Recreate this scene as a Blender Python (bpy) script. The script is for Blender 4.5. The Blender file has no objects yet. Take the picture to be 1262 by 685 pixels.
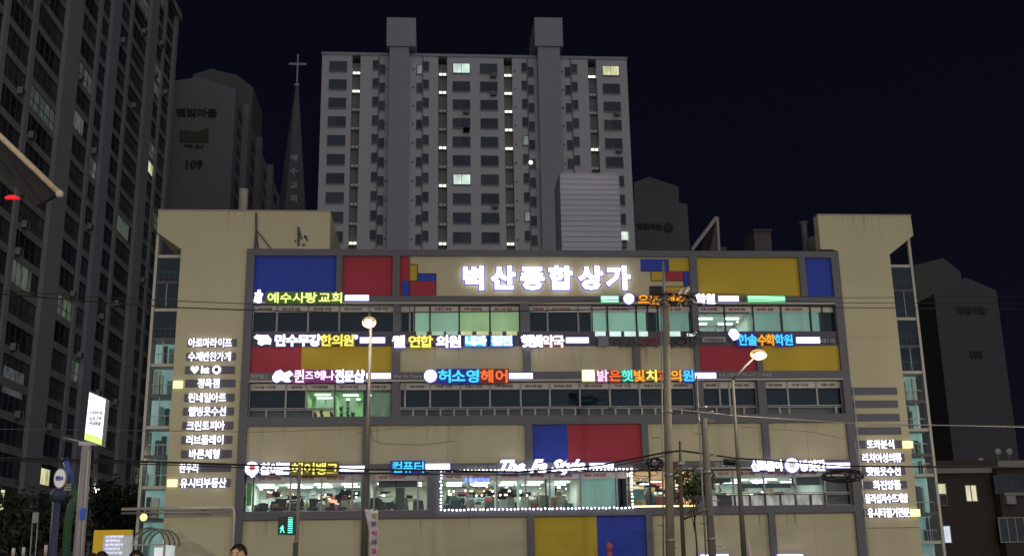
import bpy, bmesh, math, random
from mathutils import Vector, Matrix
random.seed(7)
S = bpy.context.scene
COL = S.collection
# ------------------------------------------------------------------ camera
F0 = 1350.0
CX, CY = 631.0, 342.5
UP = Vector((547-631, 342.5+4700, -F0)).normalized()
XA = Vector((18500, 0, -F0)); XA = (XA - UP*XA.dot(UP)).normalized()
YA = UP.cross(XA)
WR = Matrix((XA, YA, UP))                      # camera axes -> world
CAM = Vector((0, -50, 1.4))
cd = bpy.data.cameras.new('camera'); cam = bpy.data.objects.new('camera', cd); COL.objects.link(cam)
cd.sensor_width = 36; cd.lens = F0/1262*36; cd.clip_end = 2000; cd.clip_start = .1
cam.matrix_world = Matrix.Translation(CAM) @ WR.to_4x4()
S.camera = cam
# ------------------------------------------------------------------ night sky, soft city glow as the one sun
w = bpy.data.worlds.new('World'); S.world = w; w.use_nodes = True
nt = w.node_tree; bg = nt.nodes['Background']
tc = nt.nodes.new('ShaderNodeTexCoord'); sp = nt.nodes.new('ShaderNodeSeparateXYZ')
cr = nt.nodes.new('ShaderNodeValToRGB')
nt.links.new(tc.outputs['Generated'], sp.inputs[0]); nt.links.new(sp.outputs['Z'], cr.inputs[0])
e = cr.color_ramp.elements
e[0].position = 0.0; e[0].color = (.0050, .0054, .0100, 1)
e[1].position = .75; e[1].color = (.0021, .0020, .0044, 1)
m_ = e.new(.35); m_.color = (.0027, .0029, .0074, 1)
nt.links.new(cr.outputs[0], bg.inputs[0]); bg.inputs[1].default_value = 1.0
sd = bpy.data.lights.new('city_glow', 'SUN'); sd.energy = .62; sd.angle = math.radians(100); sd.color = (.92, .93, 1.0)
so = bpy.data.objects.new('city_glow', sd); COL.objects.link(so)
so.rotation_euler = Vector((-.36, 1, -.60)).to_track_quat('-Z', 'Y').to_euler()
S.view_settings.view_transform = 'Standard'; S.view_settings.look = 'None'
S.view_settings.exposure = 0; S.view_settings.gamma = 1
S.render.engine = 'CYCLES'
S.cycles.use_denoising = True
S.cycles.max_bounces = 5; S.cycles.diffuse_bounces = 2; S.cycles.glossy_bounces = 2
S.cycles.transparent_max_bounces = 10; S.cycles.sample_clamp_indirect = 3
S.cycles.caustics_reflective = False; S.cycles.caustics_refractive = False

# ------------------------------------------------------------------ helpers
def at(px, py, Y=0.0):
    "point on the vertical plane y = Y seen at a pixel of the photograph"
    d = WR @ Vector((px-CX, -(py-CY), -F0)); return CAM + d*((Y-CAM.y)/d.y)
def atx(px, py, X):
    d = WR @ Vector((px-CX, -(py-CY), -F0)); return CAM + d*((X-CAM.x)/d.x)
def X(px, py, Y=0.0): return at(px, py, Y).x
def Z(py, px=560, Y=0.0): return at(px, py, Y).z

MATS = {}
def mat(name, col, rough=.8, var=.12, scale=2.0, bump=.0, metal=0.0, em=None, ems=0.0, streak=False, spec=.3):
    if name in MATS: return MATS[name]
    m = bpy.data.materials.new(name); m.use_nodes = True; N = m.node_tree; b = N.nodes['Principled BSDF']
    b.inputs['Roughness'].default_value = rough; b.inputs['Metallic'].default_value = metal
    b.inputs['Specular IOR Level'].default_value = spec
    c = (*col, 1)
    if var > 0:
        t = N.nodes.new('ShaderNodeTexCoord'); mp = N.nodes.new('ShaderNodeMapping'); ns = N.nodes.new('ShaderNodeTexNoise')
        mp.inputs['Scale'].default_value = (scale, scale, scale*(.15 if streak else 1))
        ns.inputs['Scale'].default_value = 1.0; ns.inputs['Detail'].default_value = 6; ns.inputs['Roughness'].default_value = .65
        N.links.new(t.outputs['Object'], mp.inputs[0]); N.links.new(mp.outputs[0], ns.inputs[0])
        mx = N.nodes.new('ShaderNodeMix'); mx.data_type = 'RGBA'
        mx.inputs[6].default_value = tuple(v*(1-var*1.6) for v in col)+(1,)
        mx.inputs[7].default_value = tuple(min(1, v*(1+var*1.2)) for v in col)+(1,)
        N.links.new(ns.outputs[0], mx.inputs[0]); N.links.new(mx.outputs[2], b.inputs['Base Color'])
        if bump:
            n2 = N.nodes.new('ShaderNodeTexNoise'); n2.inputs['Scale'].default_value = 30; n2.inputs['Detail'].default_value = 4
            N.links.new(t.outputs['Object'], n2.inputs[0])
            bp = N.nodes.new('ShaderNodeBump'); bp.inputs['Strength'].default_value = bump; bp.inputs['Distance'].default_value = .02
            N.links.new(n2.outputs[0], bp.inputs['Height']); N.links.new(bp.outputs[0], b.inputs['Normal'])
    else: b.inputs['Base Color'].default_value = c
    if em: b.inputs['Emission Color'].default_value = (*em, 1); b.inputs['Emission Strength'].default_value = ems
    MATS[name] = m; return m
def emit(name, col, s, var=0.0, scale=3.0, base=(.3,.3,.3)):
    "a surface that gives off light; var gives it uneven brightness (curtain folds, tubes behind acrylic)"
    if name in MATS: return MATS[name]
    m = bpy.data.materials.new(name); m.use_nodes = True; N = m.node_tree; b = N.nodes['Principled BSDF']
    b.inputs['Base Color'].default_value = (*base, 1); b.inputs['Roughness'].default_value = .6
    b.inputs['Emission Color'].default_value = (*col, 1); b.inputs['Emission Strength'].default_value = s
    if var:
        t = N.nodes.new('ShaderNodeTexCoord'); mp = N.nodes.new('ShaderNodeMapping'); ns = N.nodes.new('ShaderNodeTexNoise')
        mp.inputs['Scale'].default_value = (scale, scale, scale*.35); ns.inputs['Detail'].default_value = 5
        ns.inputs['Scale'].default_value = 1
        N.links.new(t.outputs['Object'], mp.inputs[0]); N.links.new(mp.outputs[0], ns.inputs[0])
        mr = N.nodes.new('ShaderNodeMapRange'); mr.inputs['From Min'].default_value = .3; mr.inputs['From Max'].default_value = .7
        mr.inputs['To Min'].default_value = s*(1-var); mr.inputs['To Max'].default_value = s*(1+var)
        N.links.new(ns.outputs[0], mr.inputs[0]); N.links.new(mr.outputs[0], b.inputs['Emission Strength'])
    MATS[name] = m; return m
def glass(name, tint, refl=.9):
    if name in MATS: return MATS[name]
    m = bpy.data.materials.new(name); m.use_nodes = True; N = m.node_tree; N.nodes.clear()
    o = N.nodes.new('ShaderNodeOutputMaterial'); mx = N.nodes.new('ShaderNodeMixShader'); tr = N.nodes.new('ShaderNodeBsdfTransparent')
    gl = N.nodes.new('ShaderNodeBsdfGlossy'); fr = N.nodes.new('ShaderNodeFresnel'); mu = N.nodes.new('ShaderNodeMath'); mu.operation = 'MULTIPLY'
    tr.inputs[0].default_value = (*tint, 1); gl.inputs['Roughness'].default_value = .03; gl.inputs[0].default_value = (refl, refl, refl, 1)
    fr.inputs[0].default_value = 1.5; mu.inputs[1].default_value = 1.0
    N.links.new(fr.outputs[0], mu.inputs[0]); N.links.new(mu.outputs[0], mx.inputs[0]); N.links.new(tr.outputs[0], mx.inputs[1]); N.links.new(gl.outputs[0], mx.inputs[2])
    N.links.new(mx.outputs[0], o.inputs[0]); MATS[name] = m; return m

def root_of(o):
    while o.parent: o = o.parent
    return o
def thing(name, label, cat, loc, group=None, rz=0):
    o = bpy.data.objects.new(name, None); COL.objects.link(o); o.location = loc; o.rotation_euler = (0, 0, rz)
    o.empty_display_size = .2
    o['label'] = label; o['category'] = cat
    if group: o['group'] = group
    return o
def tag(o, label, cat, group=None):
    o['label'] = label; o['category'] = cat
    if group: o['group'] = group
    return o
class MB:
    "collects faces with material slots"
    def __init__(s): s.v = []; s.f = []; s.m = []; s.mats = []
    def slot(s, m):
        if m not in s.mats: s.mats.append(m)
        return s.mats.index(m)
    def add(s, vs, fs, m):
        k = s.slot(m); n = len(s.v); s.v += [tuple(v) for v in vs]
        for f in fs: s.f.append([n+i for i in f]); s.m.append(k)
        return s
    def box(s, x0, x1, y0, y1, z0, z1, m):
        if x0 > x1: x0, x1 = x1, x0
        if y0 > y1: y0, y1 = y1, y0
        if z0 > z1: z0, z1 = z1, z0
        v = [(x0,y0,z0),(x1,y0,z0),(x1,y1,z0),(x0,y1,z0),(x0,y0,z1),(x1,y0,z1),(x1,y1,z1),(x0,y1,z1)]
        s.add(v, [(0,3,2,1),(4,5,6,7),(0,1,5,4),(1,2,6,5),(2,3,7,6),(3,0,4,7)], m); return s
    def prism(s, poly, y0, y1, m):
        "polygon in (x, z), thickness along y; counter-clockwise seen from -y"
        n = len(poly); v = [(x, y0, z) for x, z in poly]+[(x, y1, z) for x, z in poly]
        s.add(v, [tuple(range(n)), tuple(range(2*n-1, n-1, -1))]+[((i+1)%n, i, i+n, (i+1)%n+n) for i in range(n)], m); return s
    def tube(s, pts, r, m, n=8, cap=True):
        pts = [Vector(p) for p in pts]; rs = r if isinstance(r, (list, tuple)) else [r]*len(pts)
        vs = []; a = None
        for i, p in enumerate(pts):
            d = (pts[min(i+1, len(pts)-1)]-pts[max(i-1, 0)]).normalized()
            if a is None: a = d.orthogonal().normalized()
            a = (a-d*a.dot(d)).normalized(); b = d.cross(a)
            for k in range(n):
                t = 2*math.pi*k/n; vs.append(p+(a*math.cos(t)+b*math.sin(t))*rs[i])
        fs = [(i*n+k, i*n+(k+1)%n, (i+1)*n+(k+1)%n, (i+1)*n+k) for i in range(len(pts)-1) for k in range(n)]
        if cap: fs += [tuple(range(n-1, -1, -1)), tuple((len(pts)-1)*n+k for k in range(n))]
        s.add(vs, fs, m); return s
    def ball(s, c, r, m, nu=12, nv=8, sc=(1,1,1)):
        c = Vector(c); vs = [c+Vector((0,0,-r*sc[2]))]
        for j in range(1, nv):
            ph = -math.pi/2+math.pi*j/nv
            for i in range(nu):
                t = 2*math.pi*i/nu; vs.append(c+Vector((math.cos(t)*math.cos(ph)*r*sc[0], math.sin(t)*math.cos(ph)*r*sc[1], math.sin(ph)*r*sc[2])))
        vs.append(c+Vector((0,0,r*sc[2]))); L = len(vs)-1
        fs = [(0, 1+(i+1)%nu, 1+i) for i in range(nu)]
        for j in range(nv-2):
            for i in range(nu): a = 1+j*nu; fs.append((a+i, a+(i+1)%nu, a+nu+(i+1)%nu, a+nu+i))
        a = 1+(nv-2)*nu; fs += [(a+i, a+(i+1)%nu, L) for i in range(nu)]
        s.add(vs, fs, m); return s
    def disc(s, c, r, y0, y1, m, n=28):
        return s.prism([(c[0]+r*math.cos(2*math.pi*k/n), c[1]+r*math.sin(2*math.pi*k/n)) for k in range(n)], y0, y1, m)
    def build(s, name, parent=None, world=True, smooth=False, off=None):
        me = bpy.data.meshes.new(name)
        o3 = off if off is not None else (root_of(parent).location if (parent and world) else Vector((0,0,0)))
        me.from_pydata([tuple(Vector(v)-o3) for v in s.v], [], s.f)
        for m in s.mats: me.materials.append(m)
        me.polygons.foreach_set('material_index', s.m)
        if smooth: me.polygons.foreach_set('use_smooth', [True]*len(me.polygons))
        me.update()
        o = bpy.data.objects.new(name, me); COL.objects.link(o)
        if parent: o.parent = parent
        return o
def bx(name, parent, x0, x1, y0, y1, z0, z1, m): return MB().box(x0, x1, y0, y1, z0, z1, m).build(name, parent)
def inst(src, parent, loc, name=None, sc=None, rot=None):
    o = bpy.data.objects.new(name or src.name.split('.')[0], src.data if hasattr(src, 'data') else src); COL.objects.link(o)
    o.parent = parent; o.location = loc
    if sc: o.scale = sc
    if rot: o.rotation_euler = rot
    return o
def recolour(o, m, slot=0):
    o.material_slots[slot].link = 'OBJECT'; o.material_slots[slot].material = m
def copy_tree(o, parent=None):
    c = o.copy(); COL.objects.link(c); c.parent = parent
    for ch in o.children: copy_tree(ch, c)
    return c

# ------------------------------------------------------------------ materials
BEIGE = mat('beige_paint', (.46, .42, .31), .85, .09, .5, .15, streak=True)
GREY = mat('grey_violet_paint', (.118, .12, .150), .7, .08, .8, .1, streak=True)
BLUE = mat('blue_paint', (.028, .055, .42), .7, .07, .7, .05, streak=True)
RED = mat('red_paint', (.34, .035, .06), .7, .07, .7, .05, streak=True)
YELL = mat('yellow_paint', (.46, .33, .035), .7, .07, .7, .05, streak=True)
BLACK = mat('black_line', (.01, .01, .012), .6, 0)
LEDGE = mat('pale_ledge', (.42, .40, .38), .6, .08, 2)
BANNER = mat('white_window_film', (.50, .48, .50), .5, .06, 3)
ALU = mat('aluminium_frame', (.26, .26, .30), .4, .05, 4, metal=.3)
DFRAME = mat('dark_window_frame', (.03, .03, .035), .4, .05, 4)
SPAN = mat('dark_spandrel', (.075, .072, .10), .5, .1, 2)
G_CLEAR = glass('clear_glass', (.92, .96, .95)); G_DARK = glass('tinted_glass', (.55, .68, .72))
DARKROOM = mat('dark_interior_sheet', (.07, .10, .145), .8, .2, .7)
PANELLED = mat('panelled_board', (.16, .15, .17), .7, .15, 3)
CONC = mat('pole_concrete', (.25, .225, .185), .9, .15, 4, .3)
CABLE = mat('black_cable', (.015, .015, .017), .6, 0)
STEEL = mat('galvanised_steel', (.30, .30, .33), .45, .1, 4, metal=.5)
BROWNST = mat('brown_painted_steel', (.10, .07, .055), .5, .15, 5)
HALO = {}
def SIGNM(face, fs, rim, rs, nm): return (emit('lit_'+nm, face, fs, base=(.04,.04,.04)), emit('glow_'+nm, rim, rs, base=(.02,.02,.02)))  # rim emission stands in for camera bloom around letters, logos and bars
WHT = SIGNM((1, .98, 1), 4.5, (.30, .26, .85), .6, 'white')
WHT2 = SIGNM((1, .98, 1), 2.2, (.26, .23, .62), .5, 'white_small')
YEL = SIGNM((1, .86, .16), 1.3, (.55, .42, .02), .5, 'yellow')
LIM = SIGNM((.90, 1, .30), 1.2, (.25, .50, .04), .55, 'lime')
CYA = SIGNM((.06, .72, 1), 1.05, (.01, .06, .85), .75, 'cyan')
TEA = SIGNM((.15, .95, .75), 1.0, (.02, .35, .25), .5, 'teal')
ORA = SIGNM((1, .16, .03), 1.0, (.5, .03, .01), .5, 'orange')
ORY = SIGNM((1, .42, .02), 1.1, (.55, .13, .02), .55, 'amber')
MAG = SIGNM((1, .75, 1), 1.6, (.65, .05, .5), .6, 'magenta')
BLU = SIGNM((.15, .55, 1), 1.1, (.02, .08, .8), .6, 'blue')
UNLIT = (mat('unlit_acrylic', (.06, .06, .10), .4, 0), mat('unlit_rim', (.17, .17, .22), .5, 0))
UNRED = (mat('unlit_red_acrylic', (.20, .03, .06), .4, 0), MATS['unlit_rim'])
SMALL = (mat('grey_lettering', (.45, .45, .48), .5, 0), None)

# ------------------------------------------------------------------ lettering
GL = {}
TMP = bpy.data.scenes.new('scratch')                      # text is turned into meshes in a scratch scene, removed at the end
def glyph_mesh(txt, pair, bold=.022, rim=.065, shear=0.0, depth=.03):
    key = (txt, pair[0].name, bold, rim, shear)
    if key in GL: return GL[key]
    V = []; Fs = []; M = []; bb = None
    for k, (off, ext, yy) in enumerate(((bold, depth, 0.0), (rim, depth, rim+depth))):
        if k == 1 and pair[1] is None: continue
        cu = bpy.data.curves.new('t', 'FONT'); cu.body = txt; cu.size = 1; cu.bevel_depth = off*1.35; cu.bevel_resolution = 1 if k == 0 else 0; cu.extrude = ext*.5
        cu.resolution_u = 2; cu.shear = shear
        ob = bpy.data.objects.new('t', cu); TMP.collection.objects.link(ob)
        TMP.view_layers[0].update(); dg = TMP.view_layers[0].depsgraph; me = bpy.data.meshes.new_from_object(ob.evaluated_get(dg))
        n = len(V); V += [(v.co.x, yy-v.co.z*(.5 if k else 1), v.co.y) for v in me.vertices]
        for p in me.polygons: Fs.append([n+i for i in p.vertices]); M.append(k)
        if k == 0 and len(me.vertices):
            xs = [v.co.x for v in me.vertices]; ys = [v.co.y for v in me.vertices]; bb = (min(xs), max(xs), min(ys), max(ys))
        bpy.data.objects.remove(ob); bpy.data.curves.remove(cu); bpy.data.meshes.remove(me)
    if bb is None: bb = (0, 1, 0, 1)
    cxx = (bb[0]+bb[1])/2
    V = [(x-cxx, y, z) for x, y, z in V]
    me = bpy.data.meshes.new('letter'); me.from_pydata(V, [], Fs)
    me.materials.append(pair[0]);  me.materials.append(pair[1] or pair[0]); me.polygons.foreach_set('material_index', M); me.update()
    GL[key] = (me, bb); return GL[key]
_, RB = glyph_mesh('\ud55c', SMALL, 0.0, 0.0)        # reference syllable for size
RH = RB[3]-RB[2]; RW = RB[1]-RB[0]; RZ = (RB[2]+RB[3])/2
def letters(parent, txt, x0, x1, zc, h, y, pair, bold=.022, rim=.065, latin=False, name='letter', fill=1.0):
    n = len(txt); cw = (x1-x0)/n; R = root_of(parent).location; out = []
    for i, ch in enumerate(txt):
        if ch == ' ': continue
        me, bb = glyph_mesh(ch, pair, bold, rim)
        sz = h/RH; sx = min(cw*fill/RW, h*1.15/RW) if not latin else min(sz, cw*1.0/max(.3, bb[1]-bb[0]))
        o = bpy.data.objects.new(name, me); COL.objects.link(o); o.parent = parent
        o.location = Vector((x0+cw*(i+.5), y, zc-RZ*sz))-R; o.scale = (sx, 1, sz); out.append(o)
    return out
def word(parent, txt, x0, x1, zc, h, y, pair, name='lettering', bold=.01, rim=.03, shear=0.0, rot=None):
    me, bb = glyph_mesh(txt, pair, bold, rim, shear); R = root_of(parent).location
    o = bpy.data.objects.new(name, me); COL.objects.link(o); o.parent = parent
    sz = h/(bb[3]-bb[2]); sx = (x1-x0)/max(.01, bb[1]-bb[0])
    o.location = Vector(((x0+x1)/2, y, zc-(bb[2]+bb[3])/2*sz))-R; o.scale = (sx, 1, sz)
    return o

# ================================================================== THE GROUND
def struct(name, mb):
    o = mb.build(name); o['kind'] = 'structure'; return o
ASPH = mat('asphalt', (.05, .05, .052), .85, .2, .6, .4); PAVE = mat('paving', (.33, .32, .29), .85, .15, 1.5, .2)
MARK = mat('road_marking', (.7, .7, .68), .7, .1, 3); EARTH = mat('ground_soil', (.07, .07, .06), .95, .2, .2)
struct('ground', MB().box(-700, 700, -400, 900, -.5, -.012, EARTH))
struct('road', MB().box(-300, 300, -34, -9, -.3, 0.0, ASPH))
struct('road_markings', MB().box(-300, 300, -21.6, -21.45, 0, .004, MARK).box(-300, 300, -21.25, -21.1, 0, .004, MARK))
struct('pavement', MB().box(-300, 300, -9, 0.3, -.3, .13, PAVE))
o = struct('near_pavement', MB().box(-300, 300, -60, -34, -.3, .12, PAVE)); o.name = 'pavement'
cw_ = MB()
for i in range(14): cw_.box(-7, -3, -33.2+i*1.7, -32.3+i*1.7, 0, .006, MARK)
struct('crosswalk', cw_)

# ================================================================== THE SHOPPING BUILDING
B = thing('shopping_building', 'wide shopping building with beige, blue, red and yellow panels in a grey frame', 'building', (5.5, 0, 0))
zz = lambda py: Z(py)
XL0, XL1, XR0, XR1 = -8.65, -8.29, 19.24, 19.62
YF = -.22                                                           # face of the grey frame
def beam(x0, x1, y0, y1, nm='beam', m=GREY, ya=YF, yb=.3): return bx(nm, B, x0, x1, ya, yb, y0, y1, m)
TOP, = (zz(309.2),)
for a, b in ((XL0, XL1), (XR0, XR1)): bx('column', B, a, b, YF, .3, .14, TOP-.001, GREY)
zA1, zA0 = zz(317), zz(366)          # panel rows: top, bottom
zBw1, zBw0 = zz(376), zz(409)
zB1, zB0 = zz(427), zz(459)
zCw1, zCw0 = zz(471), zz(513)
zC1, zC0 = zz(524), zz(571)
zDw1, zDw0 = zz(581.5), zz(628)
zD1, zD0 = zz(637.5), 1.25
beam(XL1, XR0, zA1, TOP)                                            # roof beam
beam(XL1, XR0, zBw1, zA0)
beam(XL1, XR0, zB1, zBw0, 'spandrel', SPAN, ya=-.08)
beam(XL1, XR0, zCw1, zB0)
beam(XL1, XR0, zC1, zCw0)
beam(XL1, XR0, zDw1, zC0)
beam(XL1, XR0, zD1, zDw0)
beam(XL1, XR0, zD0-.45, zD0)
for a in (zBw1, zCw1, zDw1): bx('ledge', B, XL1+.02, XR0-.02, YF-.06, YF-.005, a+.005, a+.075, LEDGE)
# ---- coloured panels, one object each
def panel_row(z0, z1, specs, gapy=YF):
    for k, (a, b, m) in enumerate(specs):
        if m is None: bx('column', B, a, b, gapy, .3, z0, z1, GREY)
        else:
            bx('wall_panel', B, a, b, -.06, .2, z0, z1, m)
g = .0
rowA = [(XL1, -4.5, BLUE), (-4.5, -4.22, None), (-4.22, -1.88, RED), (-1.88, -1.55, None), (-1.55, -1.12, RED), (-1.12, 11.97, BEIGE), (11.97, 12.27, BEIGE), (12.27, 12.62, None),
        (12.62, 17.62, YELL), (17.62, 17.94, None), (17.94, XR0, BLUE)]
panel_row(zA0, zA1, rowA)
rowB = [(XL1, -5.99, RED), (-5.99, -1.86, YELL), (-1.86, -1.5, None), (-1.5, 4.2, BEIGE), (4.2, 4.52, None), (4.52, 9.32, BEIGE), (9.32, 9.67, None), (9.67, 12.25, BEIGE), (12.25, 12.47, None),
        (12.47, 15.2, RED), (15.2, 15.48, None), (15.48, XR0, YELL)]
panel_row(zB0, zB1, rowB)
rowC = [(XL1, -3.15, BEIGE), (-3.15, -2.83, None), (-2.83, 4.21, BEIGE), (4.21, 4.54, None), (4.54, 6.18, BLUE), (6.18, 9.56, RED), (9.56, 9.86, None), (9.86, 15.2, BEIGE), (15.2, 15.52, None), (15.52, XR0, BEIGE)]
panel_row(zC0, zC1, rowC)
rowD = [(XL1, -3.13, BEIGE), (-3.13, -2.8, None), (-2.8, 4.22, BEIGE), (4.22, 4.53, None), (4.53, 7.36, YELL), (7.36, 9.57, BLUE), (9.57, 9.87, None), (9.87, 15.2, BEIGE), (15.2, 15.5, None), (15.5, XR0, BEIGE)]
panel_row(zD0, zD1, rowD)
# drips, joints and a loose cable on the plain panels
DRIP = mat('rain_streak', (.24, .215, .16), .9, .3, 3, streak=True)
rnd = random.Random(12)
for z0, z1, xs in ((zB0, zB1, ((-1.4, 4.1), (4.6, 9.2), (9.8, 12.2))), (zC0, zC1, ((-8.2, -3.2), (-2.7, 4.1), (9.9, 15.1), (15.6, 19.1))), (zD0, zD1, ((-8.2, -3.2), (-2.7, 4.1), (9.9, 15.1), (15.6, 19.1)))):
    for a, b in xs:
        for q in range(int((b-a)*.9)):
            x = rnd.uniform(a, b); h = rnd.uniform(.15, .9); wd = rnd.uniform(.008, .022); zt_ = z1-.003
            MB().prism([(x-wd*.3, zt_-h), (x+wd*.3, zt_-h), (x+wd, zt_), (x-wd, zt_)], -.0635, -.061, DRIP).build('rain_streak', B)
        for x in (a+(b-a)*.5,): bx('panel_joint', B, x-.006, x+.006, -.064, -.061, z0, z1, mat('joint_strip', (.25, .225, .165), .9, 0))  # thin darker strip marks the joint between panels
MB().tube([at(457, 531, -.09), at(459, 541, -.09), at(470, 546, -.09), at(520, 548, -.09), at(560, 543, -.09)], .012, DRIP, 5).build('loose_cable', B)
# De-Stijl patches beside the name
def patch(a, b, c, d, m, y=-.085):
    x0, x1 = X(a, (c+d)/2), X(b, (c+d)/2); z0, z1 = zz(d), zz(c)
    bx('colour_patch', B, x0, x1, y, -.062, z0, z1, m)
def line(a, b, c, d, y=-.105): bx('black_line', B, X(a, (c+d)/2), X(b, (c+d)/2), y, -.087, zz(d), zz(c), BLACK)
patch(505, 514.5, 327, 346.5, YELL); patch(514.7, 537, 338, 347, BLUE); patch(505, 537, 347.2, 366, RED); patch(495.7, 504.8, 346.7, 366, BLUE, -.095)
line(505, 515, 326.5, 327.3); line(514.2, 514.9, 327, 347); line(514.9, 537, 337.6, 338.4); line(537, 537.7, 337.8, 366); line(504.5, 505.2, 318, 366); line(505, 515, 346.4, 347)
patch(789, 823.3, 319, 333.5, BLUE); patch(823.5, 849, 319, 333, YELL); patch(802, 819, 334.5, 345.5, YELL); patch(819.2, 842, 333.7, 345.5, RED); patch(842.2, 849, 333.7, 352, BLUE); patch(821, 849, 353.5, 362, YELL)
line(789, 823, 333.6, 334.3); line(801.5, 802.2, 334, 346); line(802, 842, 345.6, 346.3); line(841.6, 842.3, 334, 353); line(802, 849, 352.7, 353.4); line(823, 823.5, 319, 333)
# ---- body behind
WALLD = mat('plain_render', (.25, .24, .22), .9, .1, .5)
bx('rear_block', B, XL1+.05, XR0-.05, 6.2, 15, .14, TOP-.1, WALLD)
bx('roof_slab', B, XL1+.02, XR0-.02, .302, 6.2, TOP-.45, TOP-.12, WALLD)
for a, b in ((zB1, zBw0), (zC1, zCw0), (zD1, zDw0)):
    bx('floor_slab', B, XL1+.02, XR0-.02, .302, 6.19, b-.22, b-.02, WALLD)
bx('ground_floor_wall', B, XL1, XR0, .25, 6.1, .14, zD0-.46, WALLD)
# ---- windows
BL_DARK = DARKROOM  # dark sheet painted in place of the unlit rooms behind the glass
BL_GRN = emit('lit_green_blind', (.36, .60, .26), .62, .22, 1.2)
BL_GTE = emit('lit_pale_blind', (.28, .52, .36), .62, .2, 1.2)
BL_TEA = emit('lit_teal_blind', (.26, .56, .43), .62, .18, 1.0)
BL_TE2 = emit('lit_dim_teal_blind', (.16, .36, .31), .6, .25, 1.3)
BL_WHT = emit('lit_frosted_pane', (.62, .85, .80), .9, .15, 2)
BL_YEL = emit('lit_yellow_pane', (.8, .78, .3), .5, .3, 2)
ORDC = ['leftmost', 'second from left', 'third from left', 'fourth from left', 'fifth from left', 'fifth from right', 'fourth from right', 'third from right', 'second from right', 'rightmost']
CURT = emit('backlit_curtain', (.25, .55, .28), .55, .35, 4)
filmtext = ['수학 전문학원', '영어 수학 전문', '한의원 전문', '내과 건강검진', '약국', '초중고 전문']
FT = mat('red_film_print', (.35, .05, .07), .6, 0); FG = mat('grey_film_print', (.10, .09, .12), .6, 0)
cnt = [0]
def film(w, x0, x1, z0, z1, red=True):
    b = bx('window_film', w, x0, x1, .10, .118, z0, z1, BANNER)
    if x1-x0 > .7:
        t = filmtext[cnt[0] % len(filmtext)]; cnt[0] += 1
        word(w, t, x0+.18, x0+.18+(x1-x0)*.62, (z0+z1)/2, (z1-z0)*.5, .096, (FT if red else FG, None), 'film_lettering')
def window(x0, x1, z0, z1, fill, film_z=None, fr=ALU, gl=G_CLEAR, red=True, mull=.035, yb=.55):
    w = MB()
    w.box(x0, x0+mull, .06, .2, z0, z1, fr).box(x1-mull, x1, .06, .2, z0, z1, fr).box(x0+mull, x1-mull, .06, .2, z0, z0+mull, fr).box(x0+mull, x1-mull, .06, .2, z1-mull, z1, fr)
    o = w.build('window', B)
    bx('pane', o, x0+mull, x1-mull, .14, .15, z0+mull, z1-mull, gl)
    if film_z: film(o, x0+mull, x1-mull, film_z, z1-mull, red)
    if fill is not None: bx('blind', o, x0+.005, x1-.005, yb, yb+.02, z0, z1, fill)
    return o
def run(xs, z0, z1, fills, film_z=None, fr=ALU, red=True, gls=None):
    for i in range(len(xs)-1):
        f = fills[i] if isinstance(fills, list) else fills
        window(xs[i]+.003, xs[i+1]-.003, z0, z1, f, film_z, fr, (gls or G_CLEAR) if f is not BL_DARK else G_DARK, red)
zf4, zf3, zf2 = zz(384), zz(479.5), zz(591)
# top storey
run([XL1, -7.19, -5.76, -4.33, -2.94, -1.8], zBw0, zBw1, BL_DARK, zf4, red=False)
bx('column', B, -1.8, -1.5, YF, .3, zBw0, zBw1, GREY)
run([-1.5, -1.07, -.86], zBw0, zBw1, BL_DARK, zf4)
run([-.86, -.13, 1.24, 2.68, 4.08], zBw0, zBw1, [BL_GTE, BL_GTE, BL_GRN, BL_GRN], zf4, DFRAME)
bx('column', B, 4.08, 4.51, YF, .3, zBw0, zBw1, GREY)
run([4.51, 5.39, 6.85, 7.5], zBw0, zBw1, BL_DARK, zf4)
run([7.5, 8.24, 9.63, 10.17], zBw0, zBw1, BL_TEA, zf4, DFRAME)
run([10.17, 10.66], zBw0, zBw1, BL_DARK, zf4, DFRAME)
run([10.66, 12.25], zBw0, zBw1, BL_TE2, zf4, DFRAME)
bx('column', B, 12.25, 12.55, YF, .3, zBw0, zBw1, GREY)
run([12.55, 13.88, 15.26, 16.64, 18.07, 18.65], zBw0, zBw1, [None, None, BL_TE2, BL_TE2, BL_TE2], zf4, DFRAME)
run([18.65, XR0], zBw0, zBw1, BL_DARK, zf4, DFRAME)
for a, b in ((513, 526), (532, 547), (550, 564), (568, 582), (587, 602), (606, 619), (624, 637)):
    bx('spandrel_pane', B, X(a, 411), X(b, 411), -.10, -.082, zz(413.5), zz(408.7), BL_GTE if a < 560 else BL_YEL)
for a, b in ((733, 746), (751, 765), (769, 783), (787, 798), (823, 838), (846, 858)):
    bx('spandrel_pane', B, X(a, 412), X(b, 412), -.10, -.082, zz(415), zz(409), BL_WHT)
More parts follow.
